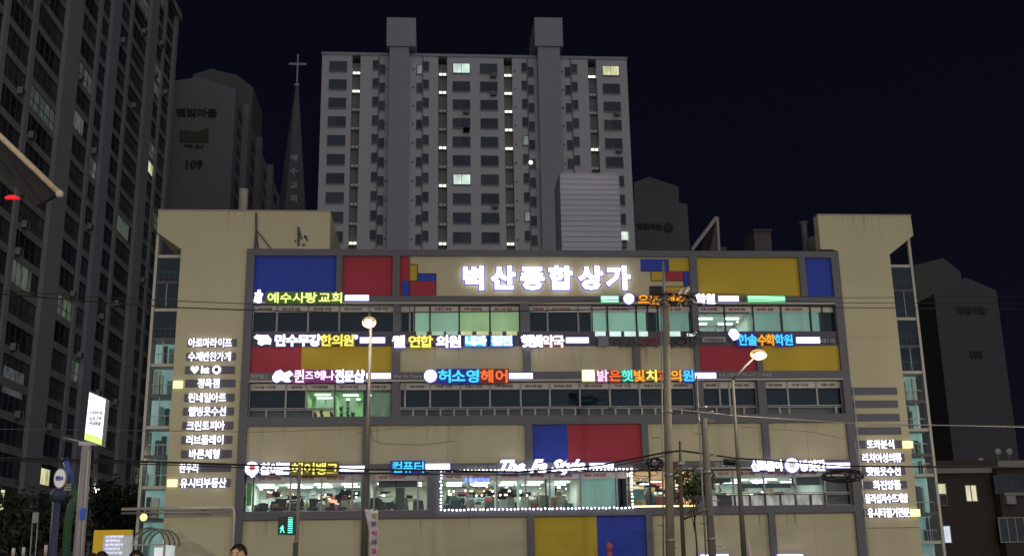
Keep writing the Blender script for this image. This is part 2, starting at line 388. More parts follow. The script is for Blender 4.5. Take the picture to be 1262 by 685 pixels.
# third storey
zlo, zhi = zz(503), zz(502)
run([XL1, -6.65], zhi, zCw1, BL_DARK, zf3, red=False); run([-6.65, -5.74], zhi, zCw1, BL_DARK, zf3, red=False); run([-5.74, -4.46], zhi, zCw1, None, zf3, red=False)
run([XL1, -7.5, -6.65, -5.4, -4.46], zCw0, zlo, [PANELLED, PANELLED, PANELLED, BL_YEL])
run([-4.46, -3.0, -1.86], zCw0, zCw1, None, zf3, DFRAME, red=False)
bx('column', B, -1.86, -1.5, YF, .3, zCw0, zCw1, GREY)
xs3 = [-1.5, -1.26, -.11, 1.28, 2.64, 4.06, 5.41, 6.81, 8.21, 9.61, 10.99, 12.17]
run(xs3, zhi, zCw1, BL_DARK, zf3, red=False)
xs3b = [-1.5]+[-1.5+(12.17+1.5)/22*k for k in range(1, 23)]
run(xs3b, zCw0, zlo, [PANELLED if random.random() < .6 else SPAN for _ in range(22)], fr=ALU)
bx('column', B, 12.17, 12.56, YF, .3, zCw0, zCw1, GREY)
run([12.56, 13.4, 13.86, 15.14], zhi, zCw1, BL_DARK, zf3, red=False); run([12.56, 13.2, 13.9, 14.5, 15.14], zCw0, zlo, PANELLED)
bx('column', B, 15.14, 15.53, YF, .3, zCw0, zCw1, GREY)
run([15.53, 16.65, 18.05, XR0], zhi, zCw1, BL_DARK, zf3, red=False); run([15.53, 16.2, 16.65, 18.9, XR0], zCw0, zlo, [PANELLED, PANELLED, PANELLED, DARKROOM])
# second storey
run([XL1, -7.92], zDw0, zDw1, None, zf2, DFRAME); run([-7.92, -6.3, -4.92, -3.56], zDw0, zDw1, None, zf2, ALU); run([-3.56, -3.14], zDw0, zDw1, None, zf2, ALU)
bx('column', B, -3.14, -2.83, YF, .3, zDw0, zDw1, GREY)
run([-2.83, -2.6, -.64, -.2], zDw0, zDw1, None, zf2, ALU)
bx('column', B, -.2, .38, YF, .3, zDw0, zDw1, GREY)
run([.38, 1.6, 2.9, 4.2, 5.3], zDw0, zDw1, None, zf2, ALU); run([5.3, 6.7], zDw0, zDw1, None, zf2, ALU); run([6.7, 8.37], zDw0, zDw1, BL_TE2, zf2, ALU); run([8.37, 8.84], zDw0, zDw1, BL_DARK, zf2, ALU)
run([8.9, 9.9, 11.0, 11.9], zDw0, zDw1, None, None, DFRAME)
bx('column', B, 11.9, 12.37, YF, .3, zDw0, zDw1, GREY)
zm = zz(612)
run([12.37, 12.85, 13.76], zm, zDw1, None, zf2, ALU); run([13.76, 15.19, 16.67], zm, zDw1, None, zf2, ALU); run([16.67, 18.04], zm, zDw1, None, zf2, ALU); run([18.04, XR0], zm, zDw1, PANELLED, zf2, ALU)
GREYPIN = emit('lit_lower_pane', (.55, .5, .5), .55, .6, 6)
k = [12.37+(18.04-12.37)/8*i for i in range(9)]
run(k, zDw0, zm-.04, [GREYPIN if i not in (1,) else PANELLED for i in range(8)], fr=BROWNST); run([18.04, XR0], zDw0, zm-.04, PANELLED)
# ---- lit rooms
def area(name, parent, loc, sx, sy, power, col):
    l = bpy.data.lights.new(name, 'AREA'); l.shape = 'RECTANGLE'; l.size = sx; l.size_y = sy; l.energy = power; l.color = col
    o = bpy.data.objects.new(name, l); COL.objects.link(o); o.parent = parent; o.location = Vector(loc)-root_of(parent).location
    return o
WARMS = emit('warm_shop_panel', (1, .72, .42), 1.2)
TUBE = emit('fluorescent_tube', (.85, 1, .97), 6)
WARMT = emit('warm_bulb', (1, .75, .4), 5)
pal = {'g': [mat('goods_%d' % i, c, .6, .2, 6) for i, c in enumerate([(.08,.08,.09), (.5,.5,.5), (.25,.32,.30), (.4,.28,.15), (.05,.12,.2), (.6,.58,.5), (.35,.08,.06), (.12,.3,.28)])]}
def room(x0, x1, z0, z1, depth, wall, power, lcol, n=26, seed=1, lights=3, tall=.45, back=None):
    W = MB(); y0, y1 = .32, .32+depth
    W.add([(x0,y1,z0),(x1,y1,z0),(x1,y1,z1),(x0,y1,z1)], [(0,1,2,3)], back or wall)
    W.add([(x0,y0,z0),(x0,y1,z0),(x0,y1,z1),(x0,y0,z1)], [(0,1,2,3)], wall)
    W.add([(x1,y0,z0),(x1,y1,z0),(x1,y1,z1),(x1,y0,z1)], [(3,2,1,0)], wall)
    W.add([(x0,y0,z0+.01),(x1,y0,z0+.01),(x1,y1,z0+.01),(x0,y1,z0+.01)], [(0,1,2,3)], wall)
    W.add([(x0,y0,z1-.01),(x1,y0,z1-.01),(x1,y1,z1-.01),(x0,y1,z1-.01)], [(3,2,1,0)], wall)
    r = W.build('room_interior', B)
    rnd = random.Random(seed); C = MB()
    for i in range(n):
        a = rnd.uniform(x0+.1, x1-.5); wd = rnd.uniform(.12, .55); y = rnd.uniform(y0+.3, y1-.5); h = rnd.uniform(.1, tall)*(z1-z0)
        m = rnd.choice(pal['g']); C.box(a, min(a+wd, x1-.05), y, y+.3, z0+.02, z0+h, m)
        if rnd.random() < .5: C.box(a+.03, min(a+wd*.6, x1-.05), y+.03, y+.2, z0+h, z0+h+rnd.uniform(.05, .2), rnd.choice(pal['g']))
    for i in range(n//2):                                           # shelves and frames on the back wall
        a = rnd.uniform(x0+.1, x1-.9); zc = rnd.uniform(z0+.3*(z1-z0), z0+.8*(z1-z0)); wd = rnd.uniform(.2, .8)
        C.box(a, a+wd, y1-.12, y1-.02, zc, zc+rnd.uniform(.04, .3), rnd.choice(pal['g']))
    c = C.build('furnishings', r); c['kind'] = 'stuff'
    for i in range(lights):
        for j in range(2):
            xc = x0+(x1-x0)*(i+.5)/lights; yy = y0+depth*(.3+.4*j)
            bx('ceiling_tube', r, xc-.35, xc+.35, yy, yy+.12, z1-.07, z1-.03, TUBE)
    for q in range(n//5):
        xx, yy, zz_ = rnd.uniform(x0+.2, x1-.2), rnd.uniform(y0+.6, y1-.3), z0+(z1-z0)*rnd.uniform(.35, .92)
        mm = rnd.choice([WARMT, TUBE, WARMS, WARMS]); wd = rnd.uniform(.04, .16); bx('wall_lamp', r, xx, xx+wd, yy, yy+.03, zz_, zz_+rnd.uniform(.03, .08), mm)
    a = area('room_light', r, ((x0+x1)/2, y0+depth*.5, z1-.1), (x1-x0)*.8, depth*.6, power, lcol)
    return r
RW_T = mat('teal_white_wall', (.60, .66, .60), .8, .1, 1); RW_G = mat('green_wall', (.42, .62, .34), .8, .15, 1); RW_W = mat('cream_wall', (.62, .60, .52), .8, .1, 1)
RW_O = mat('orange_wall', (.65, .45, .25), .8, .2, 1); RW_K = mat('dim_green_wall', (.10, .20, .13), .8, .2, 1)
room(12.6, 15.2, zBw0, zf4, 3, RW_T, 22, (.8, 1, .95), 8, 3, 2, .35)
room(-4.44, -1.95, zCw0, zf3, 3.2, RW_G, 24, (.85, 1, .78), 4, 5, 2, .2)
room(-5.72, -4.47, zhi, zf3, 2.5, RW_G, 7, (.8, 1, .7), 3, 6, 1, .3)
room(XL1+.03, -3.16, zDw0, zf2+.03, 4, RW_T, 185, (.93, 1, .92), 110, 11, 4, .4)
room(-2.8, -.21, zDw0, zf2+.03, 3.5, RW_W, 34, (.85, 1, .85), 18, 12, 2, .45)
room(.4, 6.68, zDw0, zf2+.03, 4, RW_T, 170, (1, 1, .90), 120, 13, 5, .5)
room(8.9, 11.88, zDw0, zDw1, 3, RW_O, 95, (1, .85, .55), 60, 14, 3, .5)
room(12.4, 18.02, zDw0, zf2+.03, 4, RW_T, 80, (.93, 1, .93), 34, 15, 4, .35)
# curtains and dark valances seen inside
for a, b in ((386, 397), (399, 409), (416, 424), (428, 437)): bx('curtain', B, X(a, 495), X(b, 495), 1.2, 1.24, zCw0+.05, zz(485), CURT)
bx('dark_curtain', B, X(447, 490), X(454, 490), .4, .44, zCw0+.03, zf3, DARKROOM)
bx('dark_curtain', B, X(338, 490), X(352, 490), .4, .44, zhi+.03, zf3, DARKROOM)
bx('dim_curtain', B, X(456, 490), X(484, 490), .9, .94, zCw0+.03, zf3, emit('dim_green_curtain', (.10, .22, .13), .4, .6, 4))
bx('dark_valance', B, X(466, 595), X(514, 595), .5, .55, zz(598), zz(590.5), DARKROOM)
bx('inner_pillar', B, X(487, 610), X(498, 610), .9, 1.2, zDw0+.03, zz(598), mat('grey_green_pillar', (.12, .16, .13), .8, .1, 2))
bx('dark_valance', B, X(915, 602), X(980, 602), .6, .65, zz(604), zz(598.5), DARKROOM)
bx('dark_valance', B, X(981, 595), X(1016, 595), .6, .65, zz(601), zz(591), DARKROOM)
bx('dark_valance', B, X(880, 595), X(905, 595), .6, .65, zz(597), zz(591), DARKROOM)
for a in (566, 586, 612, 640, 641): pass
GPART = emit('teal_glass_partition', (.35, .62, .56), .7, .2, 3)
for a, b in ((610, 613), (638, 641)): bx('glass_partition', B, X(a, 605), X(b, 605), .5, .55, zDw0+.03, zz(592), GPART)
bx('dark_doorway', B, X(673, 605), X(675, 605), .4, .45, zDw0+.03, zz(590), DARKROOM)
bx('light_partition', B, X(676, 605), X(688, 605), 1.4, 1.45, zDw0+.03, zz(592), BL_TE2)
# pendant bulbs in the salon, and spots
for i in range(17):
    px = 552+i*7.0+random.uniform(-2, 2); py = 596+random.choice((0, 3, 9, 14))+random.uniform(-1, 1); p = at(px, py, 1.6)
    MB().ball(p, .05, WARMT, 6, 4).build('pendant_bulb', B)
for i in range(9):
    p = at(322+i*12+random.uniform(-3, 3), 594+random.choice((0, 3, 6)), 2.2)
    bx('ceiling_spot', B, p.x-.16, p.x+.16, p.y, p.y+.1, p.z-.02, p.z+.02, TUBE)
for a, b, c in ((800, 815, 596), (789, 800, 599), (826, 845, 601), (922, 936, 593), (943, 955, 594), (925, 940, 596)):
    bx('ceiling_tube', B, X(a, c, 1.5), X(b, c, 1.5), 1.5, 1.55, zz(c)+.1, zz(c)+.14, TUBE)
bx('yellow_light_strip', B, X(779, 626), X(860, 626), .03, .055, zz(627.3), zz(625.5), emit('yellow_led_strip', (1, .82, .2), 3))
bx('orange_valance', B, X(779, 585), X(843, 585), .25, .3, zz(592), zz(583), emit('lit_orange_film', (.75, .42, .2), .75, .25, 2))
bx('blue_cabinet', B, X(782, 610), X(799, 610), .9, 1.2, zDw0+.05, zz(603), mat('blue_cabinet', (.12, .32, .45), .6, .3, 5))
MB().prism([(X(338, 585), zz(504)), (X(345, 585), zz(504)), (X(345, 585), zz(495)), (X(338, 585), zz(495))], .5, .52, DARKROOM).build('dark_panel', B)
bx('open_sign', B, X(573, 590), X(603, 590), .09, .098, zz(594), zz(588.5), emit('blue_neon', (.1, .2, 1), 1.6, .7, 5))
# salon stations in warm colours behind the first window
bx('pink_counter', B, X(398, 620), X(437, 620), 1.0, 1.4, zDw0+.02, zz(618), mat('pink_counter', (.6, .3, .5), .6, .3, 4))
bx('orange_glow_panel', B, X(401, 611), X(411, 611), 1.5, 1.55, zz(616), zz(611), emit('orange_panel', (1, .35, .12), 1.0, .4, 5))
bx('green_poster', B, X(304, 610), X(310, 610), .05, .058, zDw0+.3, zz(592), mat('green_poster', (.12, .35, .12), .6, .2, 3))
# ---- plants and chairs standing just inside the glass
POT = mat('plant_pot', (.06, .05, .05), .7, .1); PLEAF = mat('plant_leaf', (.03, .06, .03), .7, .3, 8)
def potted(px, pz, h, label, seed, wd=.16):
    x = X(px, 500, .32); rnd = random.Random(seed); t = thing('potted_plant', label, 'potted plant', (x, .36, pz), 'plants inside the lit windows')
    MB().tube([(x, .36, pz), (x, .36, pz+.14)], [.06, .08], POT, 8).build('pot', t); m = MB()
    for k in range(26):
        a = rnd.uniform(0, 6.28); r_ = rnd.uniform(.2, 1)*wd; z = pz+.14+rnd.uniform(.1, 1)*h; e_ = Vector((x+math.cos(a)*r_, .36+math.sin(a)*r_*.25, z)); b_ = Vector((x, .36, pz+.12+(z-pz-.14)*.5)); d = Vector((.025, 0, .025))
        m.add([b_, (b_+e_)/2+d, e_, (b_+e_)/2-d], [(0, 1, 2, 3)], PLEAF)
    m.build('leaves', t)
for k, (px, h, l) in enumerate(((389, .12, 'leftmost low plant in the green lit third floor window'), (397, .3, 'second plant from left in the green lit third floor window'), (409, .15, 'middle low plant in the green lit third floor window'), (421, .42, 'taller plant below the right ceiling light of the green lit window'), (429, .4, 'upright plant second from right in the green lit window'), (435, .12, 'rightmost low plant in the green lit third floor window'))):
    potted(px, zCw0+.045, h, l, k)
potted(552.5, zDw0+.045, .62, 'bushy plant at the left end of the bulb-edged window', 21, .26); potted(571, zDw0+.045, .5, 'spreading plant second from left in the bulb-edged window', 22, .24)
CHM = mat('black_chair', (.015, .016, .02), .5, .1)
for k, (px, wd) in enumerate(((324, .5), (338, .4), (346, .5), (358, .42), (369, .4), (386, .45), (407, .4), (422, .36), (462, .5), (480, .42))):
    x = X(px, 620, .8); z = zDw0+.02
    t = thing('salon_chair', '%s black salon chair inside the lower left lit windows' % (ORDC[k]), 'chair', (x, .8, z), 'salon chairs behind the glass')
    bx('seat', t, x-wd/2, x+wd/2, .6, 1.0, z+.12, z+.2, CHM); bx('backrest', t, x-wd*.42, x+wd*.42, 1.0, 1.06, z+.2, z+.42+.1*(k % 3), CHM); MB().tube([(x, .8, z), (x, .8, z+.12)], [.12, .04], STEEL, 8).build('base', t)
# ---- side towers (beige) with flared caps
def wing(poly, depth, yf):
    return MB().prism(poly, yf, depth, BEIGE).build('side_tower', B)
LX0, LX1 = -11.7, XL0-.002
ztop = 18.02
wing([(LX0, .14), (LX1, .14), (LX1, 16.17), (-4.85, 16.17), (-4.85, ztop), (-12.85, ztop), (-12.85, 16.95), (LX0, 16.15)], 7, -.12)
RX0, RX1 = XR1+.002, 22.22
wing([(RX0, .14), (RX1, .14), (RX1, 16.018), (RX0, 16.018)], 7, -.12)
wing([(RX0, 16.02), (RX1, 16.02), (23.52, 17.0), (23.5, ztop), (18.8, ztop), (18.8, 16.28), (RX0-.25, 16.28), (RX0-.002, 16.19)], .5, -.12)
for k in range(12):
    lx = rnd.uniform(LX0+.1, LX1-.1) if k % 2 else rnd.uniform(RX0+.1, RX1-.1)
    zt_ = ztop-.003; h = rnd.uniform(.2, 1.1); wd = rnd.uniform(.006, .014)
    MB().prism([(lx-wd*.3, zt_-h), (lx+wd*.3, zt_-h), (lx+wd, zt_), (lx-wd, zt_)], -.1225, -.1201, DRIP).build('rain_streak', B)
for x0_, x1_, zs_ in ((LX0, LX1, (4.3, 9.9, 13.2)), (RX0, RX1, (6.2, 11.9))):
    for z_ in zs_: bx('panel_joint', B, x0_+.01, x1_-.01, -.1225, -.1201, z_, z_+.012, MATS['joint_strip'])
for x0_, x1_ in ((-12.87, -4.83), (18.78, 23.52)): bx('metal_coping', B, x0_, x1_, -.16, .5, ztop+.002, ztop+.05, mat('coping_metal', (.30, .28, .24), .5, .2, 3))
JOINT = mat('joint_line', (.16, .14, .11), .9, 0)
bx('joint', B, RX0+.01, RX1-.01, -.126, -.12, zz(658)-.0, zz(658)+.03, JOINT)
# the glass stair flanks
TEALW = emit('lit_teal_stair_wall', (.22, .45, .43), .46, .35, .8)
DTEAL = mat('dark_teal_room', (.03, .06, .085), .8, .3, 1)
def flank(x0, x1, px, ys, lit_from, zlow):
    sgn = 1 if x0 > 5 else -1
    zs = [Z(y, px) for y in ys]
    ox = x1 if sgn > 0 else x0
    bx('corner_post', B, ox-.06, ox+.06, .05, .2, zlow, 16.9, LEDGE)
    for i, z in enumerate(zs):
        bx('stair_slab', B, x0+.0, x1-.0, .12, 4, z-.07, z+.07, LEDGE if i % 2 == 0 else SPAN)
    zs2 = zs+[zlow]
    for i in range(len(zs2)-1):
        z1, z0 = zs2[i]-.075, zs2[i+1]+.075
        if z1-z0 < .2: continue
        lit = z1 < Z(lit_from, px)
        bx('stair_glass', B, x0+.04, x1-.04, .10, .11, z0, z1, G_CLEAR if lit else G_DARK)
        bx('stair_wall', B, x0+.02, x1-.02, 1.0 if lit else .5, 1.1 if lit else .55, z0, z1, TEALW if lit else DTEAL)
        if lit:
            rnd = random.Random(int(z0*100))
            f = MB()
            for q in range(3): a = rnd.uniform(x0+.05, x1-.35); f.box(a, a+rnd.uniform(.06, .3), .6, .8, z0, z0+(z1-z0)*rnd.uniform(.35, .95), rnd.choice([DTEAL, RW_T, SPAN, pal['g'][7]]))
            f.build('stair_fitting', B)
        if i % 2: bx('mullion', B, (x0+x1)/2-.02, (x0+x1)/2+.02, .06, .1, z0, z1, ALU)
        bx('handrail', B, x0+.04, x1-.04, .3, .33, z0+.45, z0+.49, STEEL)
        for q in range(5): xx = x0+.1+(x1-x0-.2)*q/4; bx('baluster', B, xx-.01, xx+.01, .34, .36, z0, z0+.45, STEEL)
flank(-12.85, LX0-.003, 200, [315, 347, 381, 417, 449, 487, 526, 562, 600, 640], 402, .14)
flank(RX1+.003, 23.35, 1120, [327, 357, 392, 426, 458, 494, 529, 560, 585, 633, 668], 428, .14)

# ================================================================== SIGNS ON THE BUILDING
YS = -.34
def sx(px, py): return X(px, py, YS)
def szz(py, px=560): return Z(py, px, YS)
def backing(t, x0, x1, z0, z1, m=None, y0=YS+.06, y1=YF-.002): return bx('sign_board', t, x0, x1, y0, y1, z0, z1, m or SPAN)
def bar(t, a, b, py, h=6, pair=WHT):
    x0, x1 = sx(a, py), sx(b, py); zc = Z(py, (a+b)/2, YS); hh = h/25.5/2*.93
    m = MB(); m.box(x0, x1, YS-.04, YS+.02, zc-hh, zc+hh, pair[0]); m.box(x0-.05, x1+.05, YS+.021, YS+.06, zc-hh-.05, zc+hh+.05, pair[1])
    return m.build('number_panel', t)
def shop_sign(label, py, segs, h=13, bars=(), extra=None, group='shop name signs on the facade', rail=True, bold=.014, rim=.06, board=None):
    a = segs[0][1]; b = segs[-1][2]; mid = (a+b)/2
    t = thing('shop_sign', label, 'sign', (sx(mid, py), YS, Z(py, mid, YS)), group)
    hh = h/25.5*.95
    for s in segs:
        txt, p0, p1, pr = s[:4]; dy = s[4] if len(s) > 4 else 0
        pm = (p0+p1)/2
        letters(t, txt, sx(p0, py), sx(p1, py), Z(py+dy, pm, YS), hh*(s[5] if len(s) > 5 else 1), YS, pr, bold, rim)
    if rail: bx('mounting_rail', t, sx(a, py), sx(b, py), YS+.07, YF-.003, Z(py, mid, YS)-hh*.28, Z(py, mid, YS)+hh*.28, SPAN)
    if board:
        for c0_, c1_, cc_ in board: bx('glow_board', t, sx(c0_, py), sx(c1_, py), YS+.055, YS+.068, Z(py, mid, YS)-hh*.62, Z(py, mid, YS)+hh*.62, emit('glow_board_'+cc_, {'blue': (.01, .03, .8), 'magenta': (.5, .03, .4), 'green': (.12, .28, .03), 'red': (.4, .03, .02), 'olive': (.3, .24, .02)}[cc_], .24, .3, 4, base=(.015, .015, .015)))  # dim emissive strip imitating the coloured glow around the letters
    for q in bars: bar(t, *q)
    if extra: extra(t)
    return t
def logo_disc(t, px, py, r, pair, hole=None):
    c = at(px, py, YS); m = MB(); rr = r/25.5*.95
    m.disc((c.x, c.z), rr, YS-.04, YS+.02, pair[0]); m.disc((c.x, c.z), rr+.06, YS+.021, YS+.06, pair[1])
    if hole: m.disc((c.x, c.z), rr*.55, YS-.05, YS-.041, hole)
    return m.build('logo', t)
def logo_poly(t, pts, py0, pair, grow=.05):
    P = [at(x, y, YS) for x, y in pts]; cx = sum(p.x for p in P)/len(P); cz = sum(p.z for p in P)/len(P)
    poly = [(p.x, p.z) for p in P]
    if sum(poly[i][0]*poly[(i+1)%len(poly)][1]-poly[(i+1)%len(poly)][0]*poly[i][1] for i in range(len(poly))) < 0: poly = poly[::-1]
    big = [(x+(x-cx)/max(.01, math.hypot(x-cx, z-cz))*grow, z+(z-cz)/max(.01, math.hypot(x-cx, z-cz))*grow) for x, z in poly]
    m = MB(); m.prism(poly, YS-.04, YS+.02, pair[0]); m.prism(big, YS+.021, YS+.05, pair[1])
    return m.build('logo', t)
# main name
YN = -.16
t = thing('name_sign', 'row of six very large white lit letters on the beige top panel', 'sign', (X(673, 342), YN, Z(342, 673)))
for ch, a in zip('벽산종합상가', (583.5, 620, 656, 691, 728, 762)):
    letters(t, ch, X(a-14.5, 342, YN), X(a+14.5, 342, YN), Z(342, a, YN), 1.04, YN, WHT, .030, .075, fill=.93)
GBAR = SIGNM((.55, 1, .75), 1.25, (.1, .5, .3), .5, 'green_bar')
def lg(t):
    logo_poly(t, [(313, 371), (315, 364), (314, 361), (317, 361), (318, 357.5), (321, 357.5), (321, 361), (324, 362), (322, 366), (322.5, 372), (318, 373)], 366, WHT)
shop_sign('lime green lit sign with a white figure logo, under the blue top panel', 366.5, [('예', 329, 344, LIM), ('수', 345.5, 359, LIM), ('사', 361, 375, LIM), ('랑', 376, 391, LIM), ('교', 393, 407, LIM), ('회', 408, 422, LIM)], 12.5, [(425.5, 454, 367, 6, WHT)], lg, board=[(327, 423, 'green')])
t = shop_sign('small pale green lit box without name beside the white round logo', 368.5, [('  ', 740, 762, WHT)], 8, [(741, 762, 368.5, 7.5, GBAR)], rail=False)
def lg(t): logo_disc(t, 775, 368, 6.6, WHT2)
shop_sign('amber lit sign with round white logo, partly hidden behind the cable bundle', 368.5, [('으', 786, 800, ORY), ('뜸', 801, 814, ORY), ('영', 819, 832, ORY), ('수', 833, 847, ORY)], 12, [], lg)
shop_sign('two white lit letters and bar right of the amber sign', 368, [('학원', 858, 881, WHT)], 12.5, [(886, 910, 368, 6, WHT)])
t = shop_sign('long bright green lit box under the right yellow panel', 368, [('  ', 922, 967, WHT)], 8, [(922, 967, 368, 7.5, SIGNM((.35, 1, .5), 1.3, (.05, .5, .2), .6, 'green_box'))], rail=False)
def lg(t):
    logo_poly(t, [(313, 416), (317, 412.5), (323, 413.5), (330, 413), (334, 418), (333, 424), (327, 423), (322, 425), (318, 423), (319, 419)], 418, WHT)
    logo_disc(t, 438.5, 415, 2.2, WHT)
shop_sign('lit sign in white then yellow letters with a white animal logo', 419, [('만수무강', 339, 395, WHT), ('한의원', 395, 436, YEL)], 13.5, [(444, 474, 419, 6, WHT)], lg)
CBOX = SIGNM((.1, .8, 1), 1.0, (.05, .2, .9), .5, 'cyan_box')
def cy(t):
    for a, b, s in ((573.5, 599, '내과'), (605.5, 631, '검진')):
        bar(t, a, b, 420, 12.5, CBOX); letters(t, s, sx(a, 420), sx(b, 420), Z(420, (a+b)/2, YS), .42, YS-.08, WHT2, .03, .03)
shop_sign('lit sign in white and yellow letters ending in two cyan boxes', 420.5, [('웰', 483.5, 499, WHT), ('연합', 503, 533, YEL), ('의원', 537, 568, WHT)], 14, [], cy)
shop_sign('fat white and rosy lit letters over the middle grey column, with a white bar', 420, [('햇빛', 643, 669, WHT), ('약국', 669, 695, SIGNM((1, .85, .9), 1.6, (.85, .45, .5), .6, 'rose'))], 14, [(698, 725, 419, 6, WHT)], bold=.026)
def ub(t):
    c = bx('sign_box', t, sx(737, 421), sx(750, 421), YS-.02, YS+.04, szz(427), szz(414), UNLIT[1])
shop_sign('unlit dark and dull red letters just left of the utility pole top', 421, [('어나더', 758, 784, UNLIT), ('수학', 787, 812, UNRED)], 12, [], ub)
shop_sign('unlit dark letters just right of the utility pole, below teal windows', 421, [('영어교실', 824, 858, UNLIT)], 12, [])
def lg(t): logo_poly(t, [(898, 411), (901, 405.5), (906, 406), (911, 412), (909, 417), (904, 419)], 412, WHT)
shop_sign('lit sign in cyan and amber letters with a white lozenge logo', 418.5, [('한솔', 910, 933, CYA), ('수학', 934, 955, ORY), ('학원', 955, 977, CYA)], 13.5, [(982, 1010, 419, 6.5, WHT)], lg, board=[(908, 933.5, 'blue'), (955, 979, 'blue')])
def lg(t):
    logo_poly(t, [(337, 469), (336, 464), (340, 458), (346, 456), (350, 460), (357, 457), (361, 461), (355, 465), (358, 470), (351, 470), (346, 467), (342, 471)], 464, WHT)
shop_sign('lit sign in magenta and white letters with a white blossom logo', 463, [('퀸', 362, 375, MAG, 0, 1.15), ('즈', 376, 386, MAG, -1, .8), ('헤', 387, 400, MAG, -1, .85), ('나', 400, 412, MAG, -1, .85), ('전', 413, 424, WHT, 0, 1.15), ('문', 425, 436, WHT), ('샵', 437, 449, WHT, 0, 1.1)], 13, [(452, 481, 463, 6, WHT)], lg, board=[(361, 413, 'magenta')])
def lg(t): logo_disc(t, 530.5, 463, 7.2, WHT)
shop_sign('lit sign in cyan and orange letters with a plain white disc logo', 463, [('허', 539.5, 556, CYA), ('소', 557, 573, CYA), ('영', 574, 591, CYA), ('헤', 592, 608, ORA), ('어', 610, 626, ORA)], 15, [(628, 656, 463, 6, WHT)], lg, bold=.022, board=[(538, 591.5, 'blue'), (591.7, 627, 'red')])
YGW = SIGNM((1, 1, .72), 1.8, (.55, .6, .15), .6, 'pale_yellow')
def lg(t): bar(t, 718, 732.5, 462.5, 13.5, YGW).name = 'logo'
PNK = SIGNM((1, .6, .9), 1.5, (.6, .1, .4), .5, 'pink')
shop_sign('rainbow lit sign with every letter in another colour and square logo', 462.5, [('밝', 736, 750, PNK), ('은', 751, 765, ORA), ('햇', 766, 780, TEA), ('빛', 781, 795, ORY), ('치', 796, 810, YEL), ('과', 811, 825, ORA), ('의', 826, 840, ORY), ('원', 841, 855, CYA)], 13.5, [(857, 882, 462.5, 6, WHT)], lg)
def lg(t):
    m = MB(); c = at(310.5, 577, YS); m.disc((c.x, c.z), .29, YS-.03, YS+.02, WHT[0]); m.disc((c.x, c.z), .35, YS+.021, YS+.05, WHT[1]); m.disc((c.x+.02, c.z+.02), .13, YS-.05, YS-.031, emit('red_logo', (1, .05, .15), .9))
    m.build('logo', t); logo_poly(t, [(309, 581), (312, 581), (314, 586), (310, 588), (307, 584)], 584, WHT)
shop_sign('lit sign in white and yellow letters with a red dotted logo', 577, [('참예쁜', 321, 357, WHT), ('헤', 359, 373, YEL), ('어', 374, 388, YEL), ('뱅', 389, 402, YEL), ('크', 403, 416, YEL)], 13, [(419, 449, 577, 5.5, WHT)], lg, board=[(358, 417, 'olive')])
shop_sign('three cyan lit letters glowing blue, left of the bulb-edged window', 575, [('컴', 483, 496, CYA), ('퓨', 497, 509, CYA), ('터', 510, 523, CYA)], 12.5, [(525, 554, 574.5, 6, WHT)], rim=.09, board=[(481, 524, 'blue')])
t = thing('shop_sign', 'white lit script lettering above the window edged with bulbs', 'sign', (sx(668, 574), YS, Z(574, 668, YS)), 'shop name signs on the facade')
for s, a, b, py, h in (('The', 616, 647, 574, .55), ('Fa', 653, 674, 574, .58), ('Style', 679, 721, 575, .66)):
    word(t, s, sx(a, py), sx(b, py), Z(py, (a+b)/2, YS), h, YS, WHT, 'letter_group', .022, .07, .45)
bar(t, 727, 756, 573.5, 5.5, WHT)
shop_sign('dark unlit letters above the orange window, left of the utility pole', 574, [('카페', 780, 800, UNLIT)], 11, [])
shop_sign('dark red unlit letters between the utility pole and the thin dark pole', 574, [('음료', 822, 836, UNRED)], 11, [])
def lg(t): logo_disc(t, 976, 573, 8.2, WHT, emit('disc_centre', (.8, .78, .95), .7))  # smaller, dimmer disc set inside the round logo
shop_sign('white lit sign with a round logo in its middle, lower right of facade', 573, [('신토불이', 926, 964, WHT), ('방앗간', 986, 1017, WHT)], 12.5, [(1019, 1047, 573, 5.5, WHT)], lg)
# small printed words
def small(txt, a, b, py, h, label, m=SMALL):
    t = thing('small_sign', label, 'sign', (sx((a+b)/2, py), YF-.02, szz(py)), 'small unlit letterings on the grey beams')
    word(t, txt, X(a, py, YF-.02), X(b, py, YF-.02), Z(py, (a+b)/2, YF), h, YF-.02, m, 'lettering', .0, .0)
small('천연헤나', 309, 329, 464.5, .26, 'small grey lettering at the far left end of the third beam')
small('Hur So Young', 486, 520, 464, .2, 'small grey latin lettering left of the white disc logo')
small('보험 임플란트 치아교정 | 스케일링', 886, 951, 462, .2, 'long small grey lettering on the beam right of the rainbow sign')
small('초중고 전문', 1012, 1029, 420, .2, 'small grey lettering right of the mathematics academy sign')
small('아이롱 매직 전문', 575, 611, 575.5, .16, 'small grey lettering left of the white script sign')
small('맞춤 가구', 881, 911, 573, .28, 'small grey lettering left of the mill sign')
t = thing('name_plate', 'grey framed plate below the lit corner window of the top floor', 'sign', (X(879, 420), YF, zz(420)))
bx('plate', t, X(864, 420), X(893, 420), -.2, -.082, zz(423), zz(416.5), mat('plate_grey', (.28, .26, .32), .5, .1, 4)); word(t, '수학전문학원', X(867, 420), X(890, 420), Z(420, 879), .12, -.215, (FG, None), 'lettering', 0, 0)
